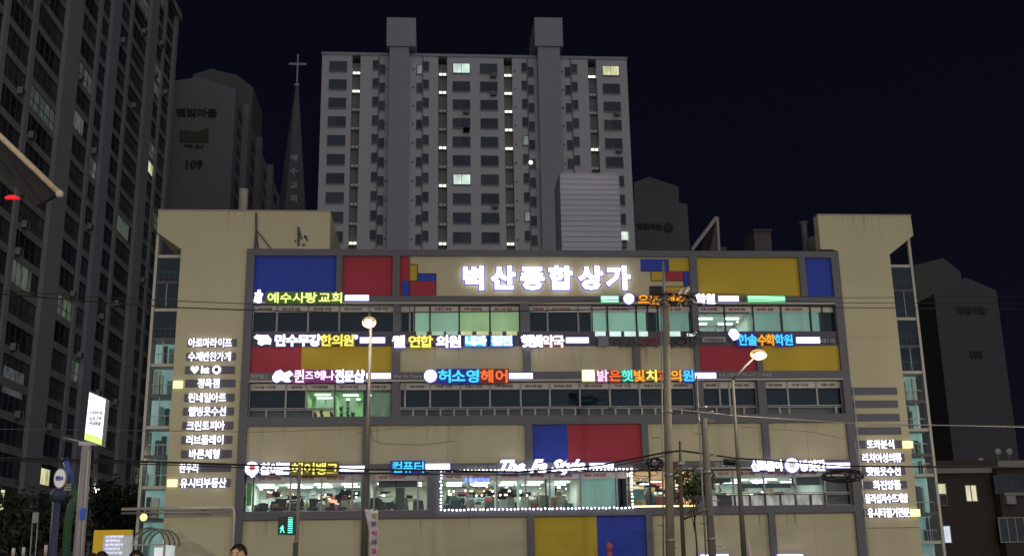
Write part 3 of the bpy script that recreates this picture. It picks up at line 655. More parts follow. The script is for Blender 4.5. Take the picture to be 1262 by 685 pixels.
# bottom signs whose tops just enter the frame
for a, b, l in ((959, 989, 'lit white sign box at the foot of the right facade, its top just in view'), (864, 897, 'lit white sign box at the foot of the facade beside the second pole')):
    t = thing('shop_sign', l, 'sign', (X(a, 684), YS, 1.7), 'lit sign boxes at street level'); m = MB(); zt = Z(683, (a+b)/2, YS)
    m.box(sx(a, 684), sx(b, 684), YS-.05, YS+.05, zt-.5, zt, WHT[0]); m.box(sx(a, 684)-.08, sx(b, 684)+.08, YS+.051, YF-.003, zt-.55, zt+.06, WHT[1]); m.build('light_box', t)
# directory strips on the side towers
YT = -.20
STRIP = mat('slate_strip', (.10, .10, .15), .6, .1, 2)
def strip(px0, px1, py, txt, t0, t1, label, tab=None, h=9.5, cat='sign'):
    x0, x1 = X(px0, py, YT), X(px1, py, YT); zc = Z(py, (px0+px1)/2, YT); hh = h/25.5*.93/2
    t = thing('tenant_sign' if txt else 'blank_sign_strip', label, cat, ((x0+x1)/2, YT, zc), 'tenant name strips on the side towers')
    bx('backing_strip', t, x0, x1, YT+.03, -.121, zc-hh, zc+hh, STRIP)
    if txt: letters(t, txt, X(t0, py, YT), X(t1, py, YT), zc, .40, YT-.02, WHT2, .010, .045, fill=.93)
    if tab: bx('yellow_tab', t, X(tab[0], tab[2], YT), X(tab[1], tab[2], YT), YT-.01, -.121, Z(tab[2], tab[0], YT)-.16, Z(tab[2], tab[0], YT)+.16, YTAB)
    return t
ORD = ['topmost', 'second from top', 'third from top', 'fourth from top', 'fifth from top', 'sixth from top', 'seventh from top', 'eighth from top', 'ninth from top', 'tenth from top', 'lowest']
YTAB = emit('lit_yellow_tab', (1, .98, .38), 1.3)
L = [(231, 291, 422, '아로마라이프', 232, 286, None), (229.5, 290, 439, '수제반찬가게', 232, 285, None), (228, 289, 455.5, None, 0, 0, None), (228, 289.5, 472, '정육점', 243, 271, (213.5, 225, 473.5)),
     (227, 288.5, 489.5, '린네일아트', 232, 279, None), (225.5, 288, 506.5, '웰빙옷수선', 232, 279, None), (224.5, 287, 524, '크린토피아', 230, 277, None), (223.5, 286, 541.5, '러브플레이', 229, 276, None),
     (223, 285, 559, '바른체형', 233, 271, None), (222, 284, 576, '한우리', 221, 245, None), (221.5, 283.5, 594.5, '유시티부동산', 222, 279, (206, 218, 595))]
for a, b, y, tx, t0, t1, tab in L:
    if tx: strip(a, b, y, tx, t0, t1, 'white lit name strip%s, %s on the left beige tower' % (' with yellow end tab' if tab else '', ORD[L.index((a, b, y, tx, t0, t1, tab))]), tab)
    else:
        t = strip(a, b, y, None, 0, 0, 'name strip with heart, kt and face symbols on the left beige tower'); t.name = 'tenant_sign'
        zc = Z(y, 260, YT)
        c = X(240, y, YT); MB().prism([(c, zc-.17), (c+.17, zc+.02), (c+.17, zc+.12), (c+.09, zc+.17), (c, zc+.1), (c-.09, zc+.17), (c-.17, zc+.12), (c-.17, zc+.02)], YT-.05, YT+.02, WHT2[0]).build('heart_symbol', t)
        word(t, 'kt', X(248, y, YT), X(258, y, YT), zc, .32, YT-.02, WHT2, 'lettering', .03, .06)
        c = X(267, y, YT); MB().disc((c, zc), .19, YT-.05, YT+.02, WHT2[0]).disc((c, zc), .1, YT-.06, YT-.051, STRIP).build('face_symbol', t)
for k, (a, b, y) in enumerate(((1050, 1106, 481.5), (1052, 1107, 497.5), (1054, 1109, 514), (1056, 1111, 530.5))):
    strip(a, b, y, None, 0, 0, 'blank slate strip, %s of four on the right beige tower' % ('topmost', 'second from top', 'third from top', 'lowest')[k])
R_ = [(1058, 1113, 547, '또와분식', 1068, 1102, (1112.5, 1125, 547.5)), (1061, 1115, 563.5, '리치여성의류', 1062, 1111, None), (1061, 1116, 580, '햇빛옷수선', 1067, 1110, None),
      (1061, 1118, 597, '화진양품', 1076, 1110, None), (1064, 1120, 613.5, '율리십자수뜨개방', 1066, 1119, None), (1065, 1122, 631, '유시티철거전문', 1069, 1121, (1122, 1134, 631.5))]
for a, b, y, tx, t0, t1, tab in R_: strip(a, b, y, tx, t0, t1, 'white lit name strip%s, %s on the right beige tower' % (' with yellow end tab' if tab else '', ORD[R_.index((a, b, y, tx, t0, t1, tab))]), tab)
# string of bulbs round the salon window
t = thing('light_string', 'string of white bulbs edging the middle second floor window', 'string lights', (X(660, 600), YF, zz(627)))
BULB = emit('led_bulb', (.86, .86, 1), 6)
bm_ = MB().ball((0, 0, 0), .042, BULB, 6, 4).build('bulb', None); me_ = bm_.data; bpy.data.objects.remove(bm_)
cab = MB(); x0, x1, z0, z1 = X(543.5, 605), X(777.5, 605), zz(628.3), zz(580.5); yb = YF-.10
cab.tube([(x0, yb+.04, z0), (x1, yb+.04, z0), (x1, yb+.04, z1), (x0, yb+.04, z1), (x0, yb+.04, z0)], .012, CABLE, 4); cab.build('string_cable', t)
pts = [(x0+(x1-x0)*i/50, z) for i in range(51) for z in (z0, z1)]+[(x, z0+(z1-z0)*i/11) for i in range(1, 11) for x in (x0, x1)]
for x, z in pts:
    o = bpy.data.objects.new('bulb', me_); COL.objects.link(o); o.parent = t; o.location = Vector((x+random.uniform(-.02, .02), yb, z+random.uniform(-.015, .015)))-t.location

# ================================================================== ON THE ROOF
ROOFM = mat('lavender_cladding', (.55, .54, .68), .6, .05, 1.5, streak=True)
t = thing('rooftop_enclosure', 'pale lavender boarded box standing on the roof in front of the central tower', 'roof structure', (9.4, 12, 15.9))
x0, x1 = 7.68, 11.2; zt = 24.55; z = 15.95; n = 26
bx('core', t, x0+.03, x1-.03, 12.05, 15, 15.9, zt-.02, mat('dark_core', (.12, .12, .16), .8, .1))
for i in range(n):
    h = (zt-z)/n; bx('slat', t, x0, x1, 12-.0, 12.05, z+i*h+.03, z+(i+1)*h, ROOFM)
bx('side_panel', t, x0-.04, x0-.001, 11.97, 15, z, zt, ROOFM); bx('side_panel', t, x1+.001, x1+.04, 11.97, 15, z, zt, ROOFM); bx('cap', t, x0-.06, x1+.06, 11.95, 15.05, zt+.001, zt+.06, ROOFM)
RUST = mat('brown_rooftop_brick', (.12, .10, .11), .9, .2, 3)
t = thing('rooftop_gable', 'slanted triangular roof structure with a pale edge, right of the tower', 'roof structure', (18, 14, 15.9))
a, b, c = at(853, 312, 14), at(884, 312, 14), at(883, 270, 14)
MB().prism([(a.x, 15.9), (b.x, 15.9), (c.x, c.z)], 14, 17, RUST).build('gable_wall', t)
MB().tube([(a.x, 13.95, a.z+.2), (c.x, 13.95, c.z+.1)], .12, LEDGE, 5).build('coping', t); MB().tube([(c.x+.05, 13.95, c.z+.1), (b.x+.05, 13.95, 15.9)], .1, LEDGE, 5).build('coping', t)
bx('low_box', t, X(885, 300, 14), X(895, 300, 14), 14, 15, 15.9, Z(304.5, 890, 14), RUST)
t = thing('rooftop_hut', 'small dark brown hut on the roof between the gable and the right tower', 'roof structure', (21, 12, 15.9))
m = MB().box(X(930, 300, 12), X(951, 300, 12), 12, 14, 15.9, Z(285, 940, 12), RUST); m.build('wall', t); bx('roof', t, X(928.5, 300, 12), X(952.5, 300, 12), 11.9, 14.1, Z(285, 940, 12)+.001, Z(283, 940, 12), SPAN)
t = thing('chimney_pipe', 'grey vertical vent pipe with a cap beside the right beige tower', 'vent pipe', (X(993, 300, 5), 5, 15.9))
c = at(992.5, 300, 5); MB().tube([(c.x, 5, 15.9), (c.x, 5, Z(276, 992, 5))], .16, GREY, 10).build('pipe', t); MB().tube([(c.x, 5, Z(276, 992, 5)), (c.x, 5, Z(274, 992, 5))], .24, GREY, 10).build('cap', t)
MB().ball(at(1003, 302, 4), .42, RUST, 10, 6, (1, .6, 1.2)).build('rooftop_ball'); o = bpy.data.objects['rooftop_ball']; o.name = 'water_tank'; tag(o, 'small round dark water tank tucked beside the right beige tower cap', 'water tank')
t = thing('vent_pipe', 'pale upright vent pipe behind the left beige tower cap', 'vent pipe', (X(300, 250, 8), 8, 15.9))
c = at(300, 245, 8); MB().tube([(c.x, 8, 15.9), (c.x, 8, Z(236, 300, 8))], .24, LEDGE, 10).build('pipe', t); MB().tube([(c.x, 8, Z(236, 300, 8)), (c.x, 8, Z(234, 300, 8))], .27, LEDGE, 10).build('cap', t)
t = thing('antenna_mast', 'thin dark antenna mast with stays against the left beige cap', 'antenna', (X(316, 308, -.2), -.17, 16.16))
a0 = at(315.5, 262, -.2); b0 = at(314, 308, -.2); b1 = at(318, 308, -.2); c0 = at(334, 307, -.2); mid = at(315.7, 283, -.2)
t['label'] = 'thin dark antenna mast with stays against the left beige cap'
MB().tube([a0, mid, b0], .045, SPAN, 6).build('mast', t); MB().tube([mid, b1], .035, SPAN, 5).build('stay', t); MB().tube([mid, c0], .03, SPAN, 5).build('stay', t)
t = thing('roof_bracket', 'small dark triangular bracket with soot marks on the left beige cap', 'bracket', (X(370, 300, -.15), -.15, 16.5))
MB().tube([at(367.5, 280, -.16), at(368, 303, -.16)], .05, SPAN, 5).build('bar', t); MB().tube([at(367.5, 280, -.16), at(372, 295, -.16)], .04, SPAN, 5).build('bar', t)
for i in range(5):
    p = at(random.uniform(347, 380), random.uniform(290, 304), -.126); MB().disc((p.x, p.z), random.uniform(.05, .10), -.124, -.121, mat('soot', (.14, .13, .11), .9, 0), 8).build('soot_mark', t)

# ================================================================== THE CENTRAL APARTMENT TOWER
YTW = 75.0
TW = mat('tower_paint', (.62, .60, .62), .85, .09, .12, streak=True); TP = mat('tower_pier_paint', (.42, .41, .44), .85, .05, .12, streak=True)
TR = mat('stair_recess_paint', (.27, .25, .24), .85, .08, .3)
WG = [mat('night_glass_%d' % i, c, .25, .3, 1.2, spec=.5) for i, c in enumerate([(.025, .03, .055), (.04, .045, .07), (.06, .07, .09), (.035, .05, .085)])]
LITW = [emit('lit_window_white', (.75, .95, .85), .75, .5, 1.5), emit('lit_window_yellow', (.85, .85, .45), .65, .5, 1.5), emit('lit_window_dim', (.35, .45, .45), .3, .5, 1.5)]
T = thing('apartment_tower', 'tall pale apartment tower with two raised lift shafts, behind the shopping building', 'apartment block', (5.3, YTW, 0))
tx = lambda px: X(px, 190, YTW)
tl, tr, tt = -13.7, 24.3, 63.45
def tb(nm, a, b, y0, y1, z0, z1, m): return bx(nm, T, a, b, YTW+y0, YTW+y1, z0, z1, m)
rec = [(431.5, 442), (540, 551), (622.5, 633), (728.5, 739)]         # px at y 190 of the recessed stair strips
edges = [tl]+[v for a, b in rec for v in (tx(a), tx(b))]+[tr]
for i in range(0, len(edges), 2): tb('wall', edges[i], edges[i+1], 0, 12, 0, tt, TW)
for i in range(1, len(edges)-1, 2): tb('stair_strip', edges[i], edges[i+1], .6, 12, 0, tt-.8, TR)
tb('parapet', tl-.1, tr+.1, -.1, 12, tt, tt+.35, TP)
for a, b, c, d in ((480, 504, 476.5, 512.5), (663, 690, 659, 693.5)):
    tb('lift_shaft', X(a, 120, YTW), X(b, 120, YTW), -1.2, -.003, 0, Z(56, (a+b)/2, YTW), TP)
    tb('shaft_head', X(c, 40, YTW-1.4), X(d, 40, YTW-1.4), -1.4, 6, Z(57, (a+b)/2, YTW-1.4), Z(22, (a+b)/2, YTW-1.4), TP)
    tb('roof_hut', X(c, 65, YTW)+3.4, X(d, 65, YTW)+1.2, 1, 6, tt+.36, Z(63, 500, YTW), TP)
rows = [at(415, y, YTW).z for y in (82, 103.8, 126, 149.2, 172.3, 195.6, 219.5, 243.5, 267.7, 292)]
pitch = (rows[0]-rows[-1])/9; rows = [rows[0]-pitch*i for i in range(13)]
def shared_window(w, h, cols, fr, steps=None):
    m = MB(); m.box(-w/2, w/2, -.06, .0, -h/2, h/2, fr).box(-w/2-.06, w/2+.06, -.14, -.061, -h/2-.07, -h/2, TP)
    m.slot(TP)
    for i in range(cols):
        a = -w/2+.07+(w-.07)*i/cols; b = -w/2+(w-.07)*(i+1)/cols; m.box(a, b, -.075, -.061, -h/2+.07, h/2-.07, WG[i])
    return m.build('window', None)
def place(proto, parent, loc, m=None):
    o = bpy.data.objects.new(proto.name.split('.')[0], proto.data); COL.objects.link(o); o.parent = parent; o.location = Vector(loc)-parent.location
    if m:
        k0 = 1 if len(o.material_slots) < 3 or o.material_slots[1].material.name.startswith(('night', 'dim')) else 2
        o.material_slots[k0].link = 'OBJECT'; o.material_slots[k0].material = m
        if len(o.material_slots) > k0+1: o.material_slots[k0+1].link = 'OBJECT'; o.material_slots[k0+1].material = m if m in LITW else rnd.choice(WG+[m, m])
    return o
FRT = mat('tower_window_frame', (.10, .10, .13), .5, .05)
pw = shared_window(2.15, 1.35, 2, FRT); pa = shared_window(.75, 1.25, 1, FRT); plamp = MB().box(-.5, -.08, -.1, 0, -.12, .12, FRT)
LB = emit('corridor_lamp', (1, .96, .85), 2.2); LBD = emit('dim_corridor_lamp', (.7, .65, .6), .10)
pl = MB().box(-.5, .5, -.08, 0, -.05, .05, FRT).box(-.42, -.05, -.12, -.081, -.13, .13, LBD).box(.05, .42, -.12, -.081, -.13, .13, LBD).build('stair_lamp', None)
rnd = random.Random(5)
wide = [414, 569, 603.5, 757]; pairs = [(461.5, 469.5, 0), (516.5, 524.5, 1), (648.5, 656, 0), (703, 711, 1)]
lit = {(1, 0): 0, (3, 0): 1, (1, 6): 0}
for r, z in enumerate(rows):
    for c, px in enumerate(wide):
        place(pw, T, (tx(px), YTW, z), LITW[lit[(c, r)]] if (c, r) in lit else rnd.choice(WG))
    for c, (a, b, up) in enumerate(pairs):
        d = .42
        ml = LITW[2] if (c, r) in ((2, 4), (2, 8), (1, 0)) else rnd.choice(WG)
        place(pa, T, (tx(a), YTW, z+(-d if up else d)*.6), ml); place(pa, T, (tx(b), YTW, z+(d if up else -d)*.6-.05), rnd.choice(WG))
    for c, (a, b) in enumerate(rec):
        on = {(0,0),(0,1),(1,0),(1,1),(1,4),(1,6),(2,0),(2,1),(2,2),(2,3),(2,4),(3,0),(3,4),(1,9),(0,9),(2,9)}
        o = place(pl, T, (tx((a+b)/2), YTW+.6, z-.62), LB if (c, r) in on else None)
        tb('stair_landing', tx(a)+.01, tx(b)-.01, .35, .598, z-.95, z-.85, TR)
DRN = mat('tower_drain', (.22, .22, .25), .7, .1)
for px in (465.5, 520.5, 652, 707): bx('drain_pipe', T, tx(px)-.06, tx(px)+.06, YTW-.12, YTW-.001, 0, tt, DRN)
for z in rows:
    for px in (475.5, 508.5, 636, 696): bx('vent', T, tx(px)-.12, tx(px)+.12, YTW-.05, YTW-.001, z-.35, z-.15, DRN)
for k in range(9):
    px = rnd.choice(wide); z = rnd.choice(rows[:10]); bx('aircon_unit', T, tx(px)+.2, tx(px)+.95, YTW-.5, YTW-.08, z-1.25, z-.78, DRN)
p = at(654, 201, YTW); o = MB().ball((p.x, YTW-.2, p.z), .25, LB, 8, 6).build('balcony_lamp', T)
p = at(769, 291, YTW); tb('lit_bathroom_window', p.x-.5, p.x+.5, -.1, -.02, p.z-.5, p.z+.5, LITW[0])
for o in (pw, pa, pl): bpy.data.objects.remove(o)

# ================================================================== THE LEFT APARTMENT SLAB (side wall facing right)
XS = -36.0
LW = mat('slab_paint', (.25, .24, .235), .85, .12, .15, streak=True); LPIER = mat('slab_pier', (.33, .32, .325), .85, .1, .15, streak=True)
LP2 = mat('slab_pier_cool', (.33, .32, .38), .85, .1, .15, streak=True)
Lb = thing('apartment_slab', 'long dark apartment slab running away at the far left with many balconies', 'apartment block', (XS-8, 60, 0))
y_end = 92.2; ztL = 77.0
bx('wall', Lb, XS-16, XS-.55, 12, y_end, 0, ztL, LW); bx('parapet', Lb, XS-16.2, XS+.6, 12, y_end+.4, ztL, ztL+1.0, LPIER)
piers = [(12, 15, 0), (27.5, 32, 0), (50, 54, 0), (63.5, 66.4, 1), (78.4, 82, 0), (91, 92.2, 0)]
for a, b, k in piers: bx('pier', Lb, XS-.55, XS+.35, a, b, 0, ztL, LP2 if k else LPIER)
for y in (21, 36.4, 42.6, 60.1, 71.3, 86.3): bx('thin_pier', Lb, XS-.55, XS+.15, y-.45, y+.45, 0, ztL, LPIER)
ys = [15, 20.55, 21.45, 27.5, 32, 35.95, 36.85, 42.15, 43.05, 50, 54, 59.65, 60.55, 63.5, 66.4, 70.85, 71.75, 78.4, 82, 85.85, 86.75, 91]
bays = [(ys[i], ys[i+1]) for i in range(0, len(ys), 2)]
fh = 2.72; nf = 28
WGL = [mat('slab_glass_%d' % i, c, .3, .35, .9, spec=.4) for i, c in enumerate([(.016, .018, .02), (.03, .032, .032), (.055, .058, .052), (.085, .085, .075), (.03, .035, .045)])]
LITB = [emit('lit_slab_window', (.30, .40, .28), .14, .9, 1.8), emit('lit_slab_window_cool', (.28, .34, .34), .10, .9, 1.8)]
protos = {}
LPAR = mat('slab_parapet', (.28, .28, .26), .85, .25, .4)
def bal(w):
    k = round(w, 2)
    if k not in protos:
        m = MB(); m.box(-.30, -.02, -w/2, w/2, 0, .72, LPAR)                       # parapet slab
        m.box(-.20, -.14, -w/2, w/2, .72, fh, WGL[0])
        n = max(2, round(w/1.3))
        for i in range(n+1): yy = -w/2+w*i/n; m.box(-.14, -.09, max(-w/2, yy-.04), min(w/2, yy+.04), .72, fh, FRT)
        m.box(-.14, -.09, -w/2, w/2, 1.5, 1.56, FRT)
        protos[k] = m.build('balcony_window', None)
    return protos[k]
rnd = random.Random(9); cntb = 0
ACU = mat('aircon_grey', (.32, .32, .33), .6, .1, 3)
acm = MB().box(0, .45, -.4, .4, 0, .6, ACU).box(.451, .47, -.28, .1, .06, .52, WGL[0]).build('aircon_unit', None)
for bi, (a, b) in enumerate(bays):
    if b < 31: continue
    P = bal(b-a)
    # lowest storey seen for this bay
    for f in range(nf):
        z = f*fh+.9
        o = bpy.data.objects.new('balcony_window', P.data); COL.objects.link(o); o.parent = Lb; o.location = Vector((XS, (a+b)/2, z))-Lb.location
        o.material_slots[1].link = 'OBJECT'; o.material_slots[1].material = rnd.choice(WGL)
        if rnd.random() < .035 : o.material_slots[1].material = rnd.choice(LITB)
        if rnd.random() < .13:
            q = bpy.data.objects.new('aircon_unit', acm.data); COL.objects.link(q); q.parent = Lb; q.location = Vector((XS-.02, a+rnd.uniform(.6, b-a-.6), z+.42))-Lb.location
for P in protos.values(): bpy.data.objects.remove(P)
bpy.data.objects.remove(acm)
def lpx(px, py): return atx(px, py, XS)
for a, b, c, d, m in ((49, 62, 577, 597, LITW[1]), (2, 6, 603, 632, LITW[1]), (14, 40, 320, 356, LITB[0]), (143, 160, 262, 290, LITB[0]), (90, 104, 140, 162, LITB[0]), (183, 189, 196, 214, LITW[1]), (5, 30, 455, 488, LITB[1]), (190, 200, 80, 120, LITB[1])):
    p, q = lpx(a, (c+d)/2), lpx(b, (c+d)/2); zt_, zb_ = lpx((a+b)/2, c).z, lpx((a+b)/2, d).z
    bx('lit_pane', Lb, XS-.13, XS-.08, p.y, q.y, zb_, zt_, m)
p = lpx(115, 603); MB().ball((XS+.3, p.y, p.z), .3, emit('wall_flood', (1, 1, .95), 12), 8, 6).build('wall_lamp', Lb)

# ================================================================== APARTMENT BLOCKS FURTHER OFF
def gable_block(name, label, Y, pts, back, depth, paint, side=None, seed=1):
    "gable wall polygon from pixels at distance Y, a higher rear part, windows down the side"
    P = [at(x, y, Y) for x, y in pts]; x0 = min(p.x for p in P); x1 = max(p.x for p in P)
    t = thing(name, label, 'apartment block', ((x0+x1)/2, Y, 0))
    poly = [(x0, 0), (x1, 0)]+[(p.x, p.z) for p in P]
    MB().prism(poly, Y, Y+depth, paint).build('wall', t)
    if back:
        Q = [at(x, y, Y+14) for x, y in back]; xa, xb = min(p.x for p in Q), max(p.x for p in Q)
        MB().prism([(xa, 0), (xb, 0)]+[(p.x, p.z) for p in Q], Y+14, Y+24, GB2).build('stair_core', t)
    return t, x0, x1
GB2 = mat('gable_core_paint', (.14, .135, .13), .9, .06, .1, streak=True)
GB = mat('gable_paint', (.23, .215, .225), .9, .06, .1, streak=True)  # base colour lowered to imitate the weaker light on this block
t, gx0, gx1 = gable_block('gable_apartment', 'grey gable end of the apartment block marked 109, behind the left side', 100, [(291, 110), (246, 95), (214, 100)], [(312, 108), (292, 93), (260, 85), (238, 92)], 50, GB)
word(t, '햇빛마을', X(217, 138, 99.9), X(268, 138, 99.9), Z(139, 240, 99.9), 1.35, 99.9, (mat('gable_lettering', (.05, .045, .05), .8, 0), None), 'lettering', .03, 0)
letters(t, '109', X(226.5, 202, 99.9), X(250, 202, 99.9), Z(202, 238, 99.9), 1.6, 99.9, (MATS['gable_lettering'], None), .03, 0, latin=True)
word(t, '벽산', X(227, 179, 99.9), X(252, 179, 99.9), Z(180, 240, 99.9), .6, 99.9, (mat('faint_lettering', (.09, .085, .075), .8, 0), None), 'lettering', .02, 0)
EM = mat('emblem_green', (.085, .09, .06), .8, 0)
c = [at(x, y, 99.9) for x, y in ((222, 175), (257, 175), (257, 158), (247, 161), (240, 163), (231, 161), (222, 161))]
MB().prism([(p.x, p.z) for p in c], 99.85, 99.95, EM).build('emblem', t)
pw2 = MB().box(-.05, .05, -1.6, 1.6, -.7, .7, FRT).box(.051, .07, -1.45, -.05, -.6, .6, WG[0]).box(.051, .07, .05, 1.45, -.6, .6, WG[0]).build('window', None)
rnd = random.Random(3)
for j in range(7):
    yy = 104+j*6.3
    if j % 2: bx('pier', t, gx1, gx1+.9, yy-3.9, yy-2.6, 0, 70.5, GB)
    for f in range(10):
        o = place(pw2, t, (gx1+.02, yy, 67.6-f*2.75), rnd.choice(WG)); 
        if (j, f) in ((3, 5), (4, 5), (5, 3), (6, 4)): o.material_slots[1].material = LITW[2]
bpy.data.objects.remove(pw2)
FB = mat('far_block_paint', (.15, .145, .155), .9, .08, .08, streak=True)
FTX = mat('far_lettering', (.055, .052, .058), .8, 0)
t, a, b = gable_block('gable_apartment', 'dim gable ended apartment block just right of the central tower', 110, [(847, 252), (838, 250), (811, 240), (781, 249)], [(836, 230), (800, 218), (781, 225)], 30, FB)
word(t, '햇빛마을', X(785, 280, 109.9), X(816, 280, 109.9), Z(279, 800, 109.9), 1.1, 109.9, (FTX, None), 'lettering', .03, 0)
c = at(824, 280, 109.9); MB().disc((c.x, c.z), .75, 109.8, 109.9, FTX).build('emblem', t)
t, a, b = gable_block('gable_apartment', 'dark gable ended apartment block at the far right above the low villa', 110, [(1228, 358), (1190, 342), (1151, 362)], [(1184, 335), (1162, 318), (1126, 327)], 30, mat('far_right_paint', (.13, .122, .13), .9, .08, .08, streak=True))
word(t, '햇빛마을', X(1178, 381, 109.9), X(1214, 381, 109.9), Z(382, 1196, 109.9), 1.3, 109.9, (MATS['far_lettering'], None), 'lettering', .03, 0)
letters(t, '108', X(1194, 435, 109.9), X(1211, 435, 109.9), Z(436, 1202, 109.9), 1.4, 109.9, (MATS['far_lettering'], None), .03, 0, latin=True)
m = MB()
wmat = WG[0]
pf = MB().box(-.9, .9, -.08, 0, -.7, .7, FRT).box(-.8, .8, -.1, -.081, -.6, .6, WG[0]).build('window', None)
for f in range(11):
    for px in (1142, 1134):
        p = at(px+f*2.2, 380+f*18, 114.8)
        place(pf, t, (at(px, 400, 114.8).x+1.5, 114.9, p.z), LITW[0] if (f, px) in ((1, 1142),) else LITW[2] if (f, px) in ((5, 1142), (6, 1142), (10, 1134)) else rnd.choice(WG[:2]))
bpy.data.objects.remove(pf)

# ================================================================== CHURCH SPIRE
t = thing('church_spire', 'slender dark church spire with a cross and four pale characters down its face', 'church', (-21.4, 112, 0))
SP = mat('spire_slate', (.16, .145, .15), .85, .12, .5)
zb, zt_ = 50, 76.2; xc = -21.6; r0, r1 = 2.35, .25; n = 6
for k in range(2):
    pass
m = MB(); vs = []
for (r, z) in ((r0*1.06, zb), (r1, zt_)):
    for q in range(8): a = math.pi/8+q*math.pi/4; vs.append((xc+r*math.cos(a)/math.cos(math.pi/8), 112+r*math.sin(a)/math.cos(math.pi/8), z))
m.add(vs, [(q, (q+1)%8, 8+(q+1)%8, 8+q) for q in range(8)]+[tuple(range(8, 16))], SP); m.build('spire', t)
bx('tower', t, xc-2.5, xc+2.5, 109.5, 114.5, 0, zb, SP)
bx('finial', t, xc-.35, xc+.35, 111.65, 112.35, zt_, zt_+.35, LEDGE)
c0 = MB(); c0.box(xc-.12, xc+.12, 111.9, 112.1, zt_+.35, 81.8, STEEL).box(xc-1.4, xc-.12, 111.9, 112.1, 79.9, 80.25, STEEL).box(xc+.12, xc+1.4, 111.9, 112.1, 79.9, 80.25, STEEL); c0.build('cross', t)
for ch, py in zip('예수교회', (193, 210, 228, 244.5)):
    z = Z(py, 361, 110); rr = r0+(r1-r0)*(z-zb)/(zt_-zb)
    letters(t, ch, X(361.5, py, 110)-.55, X(361.5, py, 110)+.55, z, 1.0, 112-rr-.12, (mat('spire_letter', (.5, .5, .55), .7, 0), None), .03, 0)

# ================================================================== LOW VILLA AT THE LOWER RIGHT
t = thing('brick_villa', 'dark low brick villa with pale cornice and two lit windows at the lower right', 'house', (35, 18, 0))
BRK = mat('dark_brick', (.075, .06, .055), .9, .3, 5, .3); CORN = mat('villa_cornice', (.30, .28, .26), .8, .1, 2)
Yv = 18.0; vx = lambda px, py=600: X(px, py, Yv); vz = lambda py, px=1200: Z(py, px, Yv)
bx('wall', t, 30.6, 42, Yv, 27, 0, vz(583), BRK); bx('bay_wall', t, vx(1222), 42, Yv-.9, Yv-.005, 0, vz(578, 1240), BRK)
bx('cornice', t, 30.4, vx(1222)-.005, Yv-.35, Yv+9, vz(583)+.002, vz(577), CORN); bx('cornice', t, vx(1222), 42.2, Yv-1.2, Yv+9, vz(577)-.1, vz(569.5, 1240), CORN)
bx('roof_wall', t, 31, 42, Yv+.3, 27, vz(577)+.01, vz(566, 1220), BRK)
def vwin(a, b, c, d, mt, y=None, fr=CORN, n=2):
    y = Yv if y is None else y; x0, x1 = X(a, (c+d)/2, y), X(b, (c+d)/2, y); z1, z0 = Z(c, (a+b)/2, y), Z(d, (a+b)/2, y); f = .05
    m = MB().box(x0-f, x0, y-.08, y-.002, z0-f, z1+f, fr).box(x1, x1+f, y-.08, y-.002, z0-f, z1+f, fr).box(x0, x1, y-.08, y-.002, z1, z1+f, fr).box(x0, x1, y-.08, y-.002, z0-f, z0, fr)
    for k in range(1, n): xx = x0+(x1-x0)*k/n; m.box(xx-.025, xx+.025, y-.07, y-.002, z0, z1, fr)
    o = m.build('window', t); bx('pane', o, x0, x1, y-.03, y-.004, z0, z1, mt)
VLY = emit('villa_lit_yellow', (.9, .85, .55), .72, .3, 2); VLW = emit('villa_lit_white', (.75, .85, .95), .8, .3, 2)
vwin(1190, 1203, 598, 617, VLY); vwin(1156, 1165, 596, 608, VLY, n=1); vwin(1158, 1166, 610, 622, WG[1], n=1); vwin(1163, 1171, 648, 668, VLW, n=1)
vwin(1232, 1262, 638, 667, WG[2], Yv-.9, LEDGE, 3); vwin(1226, 1262, 586, 607, WG[1], Yv-.9, FRT, 2)
bx('balcony_rail', t, vx(1226), 42, Yv-1.1, Yv-.91, vz(612), vz(608.5), CORN)
p = at(1243, 616, Yv-1); bx('aircon_unit', t, p.x-.3, p.x+.3, p.y-.35, p.y+.09, p.z-.25, p.z+.25, ACU)
for k, (px, py) in enumerate(((1209, 568), (1230, 556), (1244, 556))):
    p = at(px, py, 20); d = thing('satellite_dish', ('satellite dish tilted left on the villa roof edge', 'left dish of the close pair above the villa cornice', 'right dish of the close pair above the villa cornice')[k], 'satellite dish', (p.x, 20, vz(566)), 'dishes on the villa roof')
    MB().ball(p, .22, LEDGE, 10, 6, (1, .35, 1)).build('dish', d); MB().tube([(p.x, 20.1, p.z-.15), (p.x, 20.1, vz(566)-.0)], .025, STEEL, 5).build('mast', d)

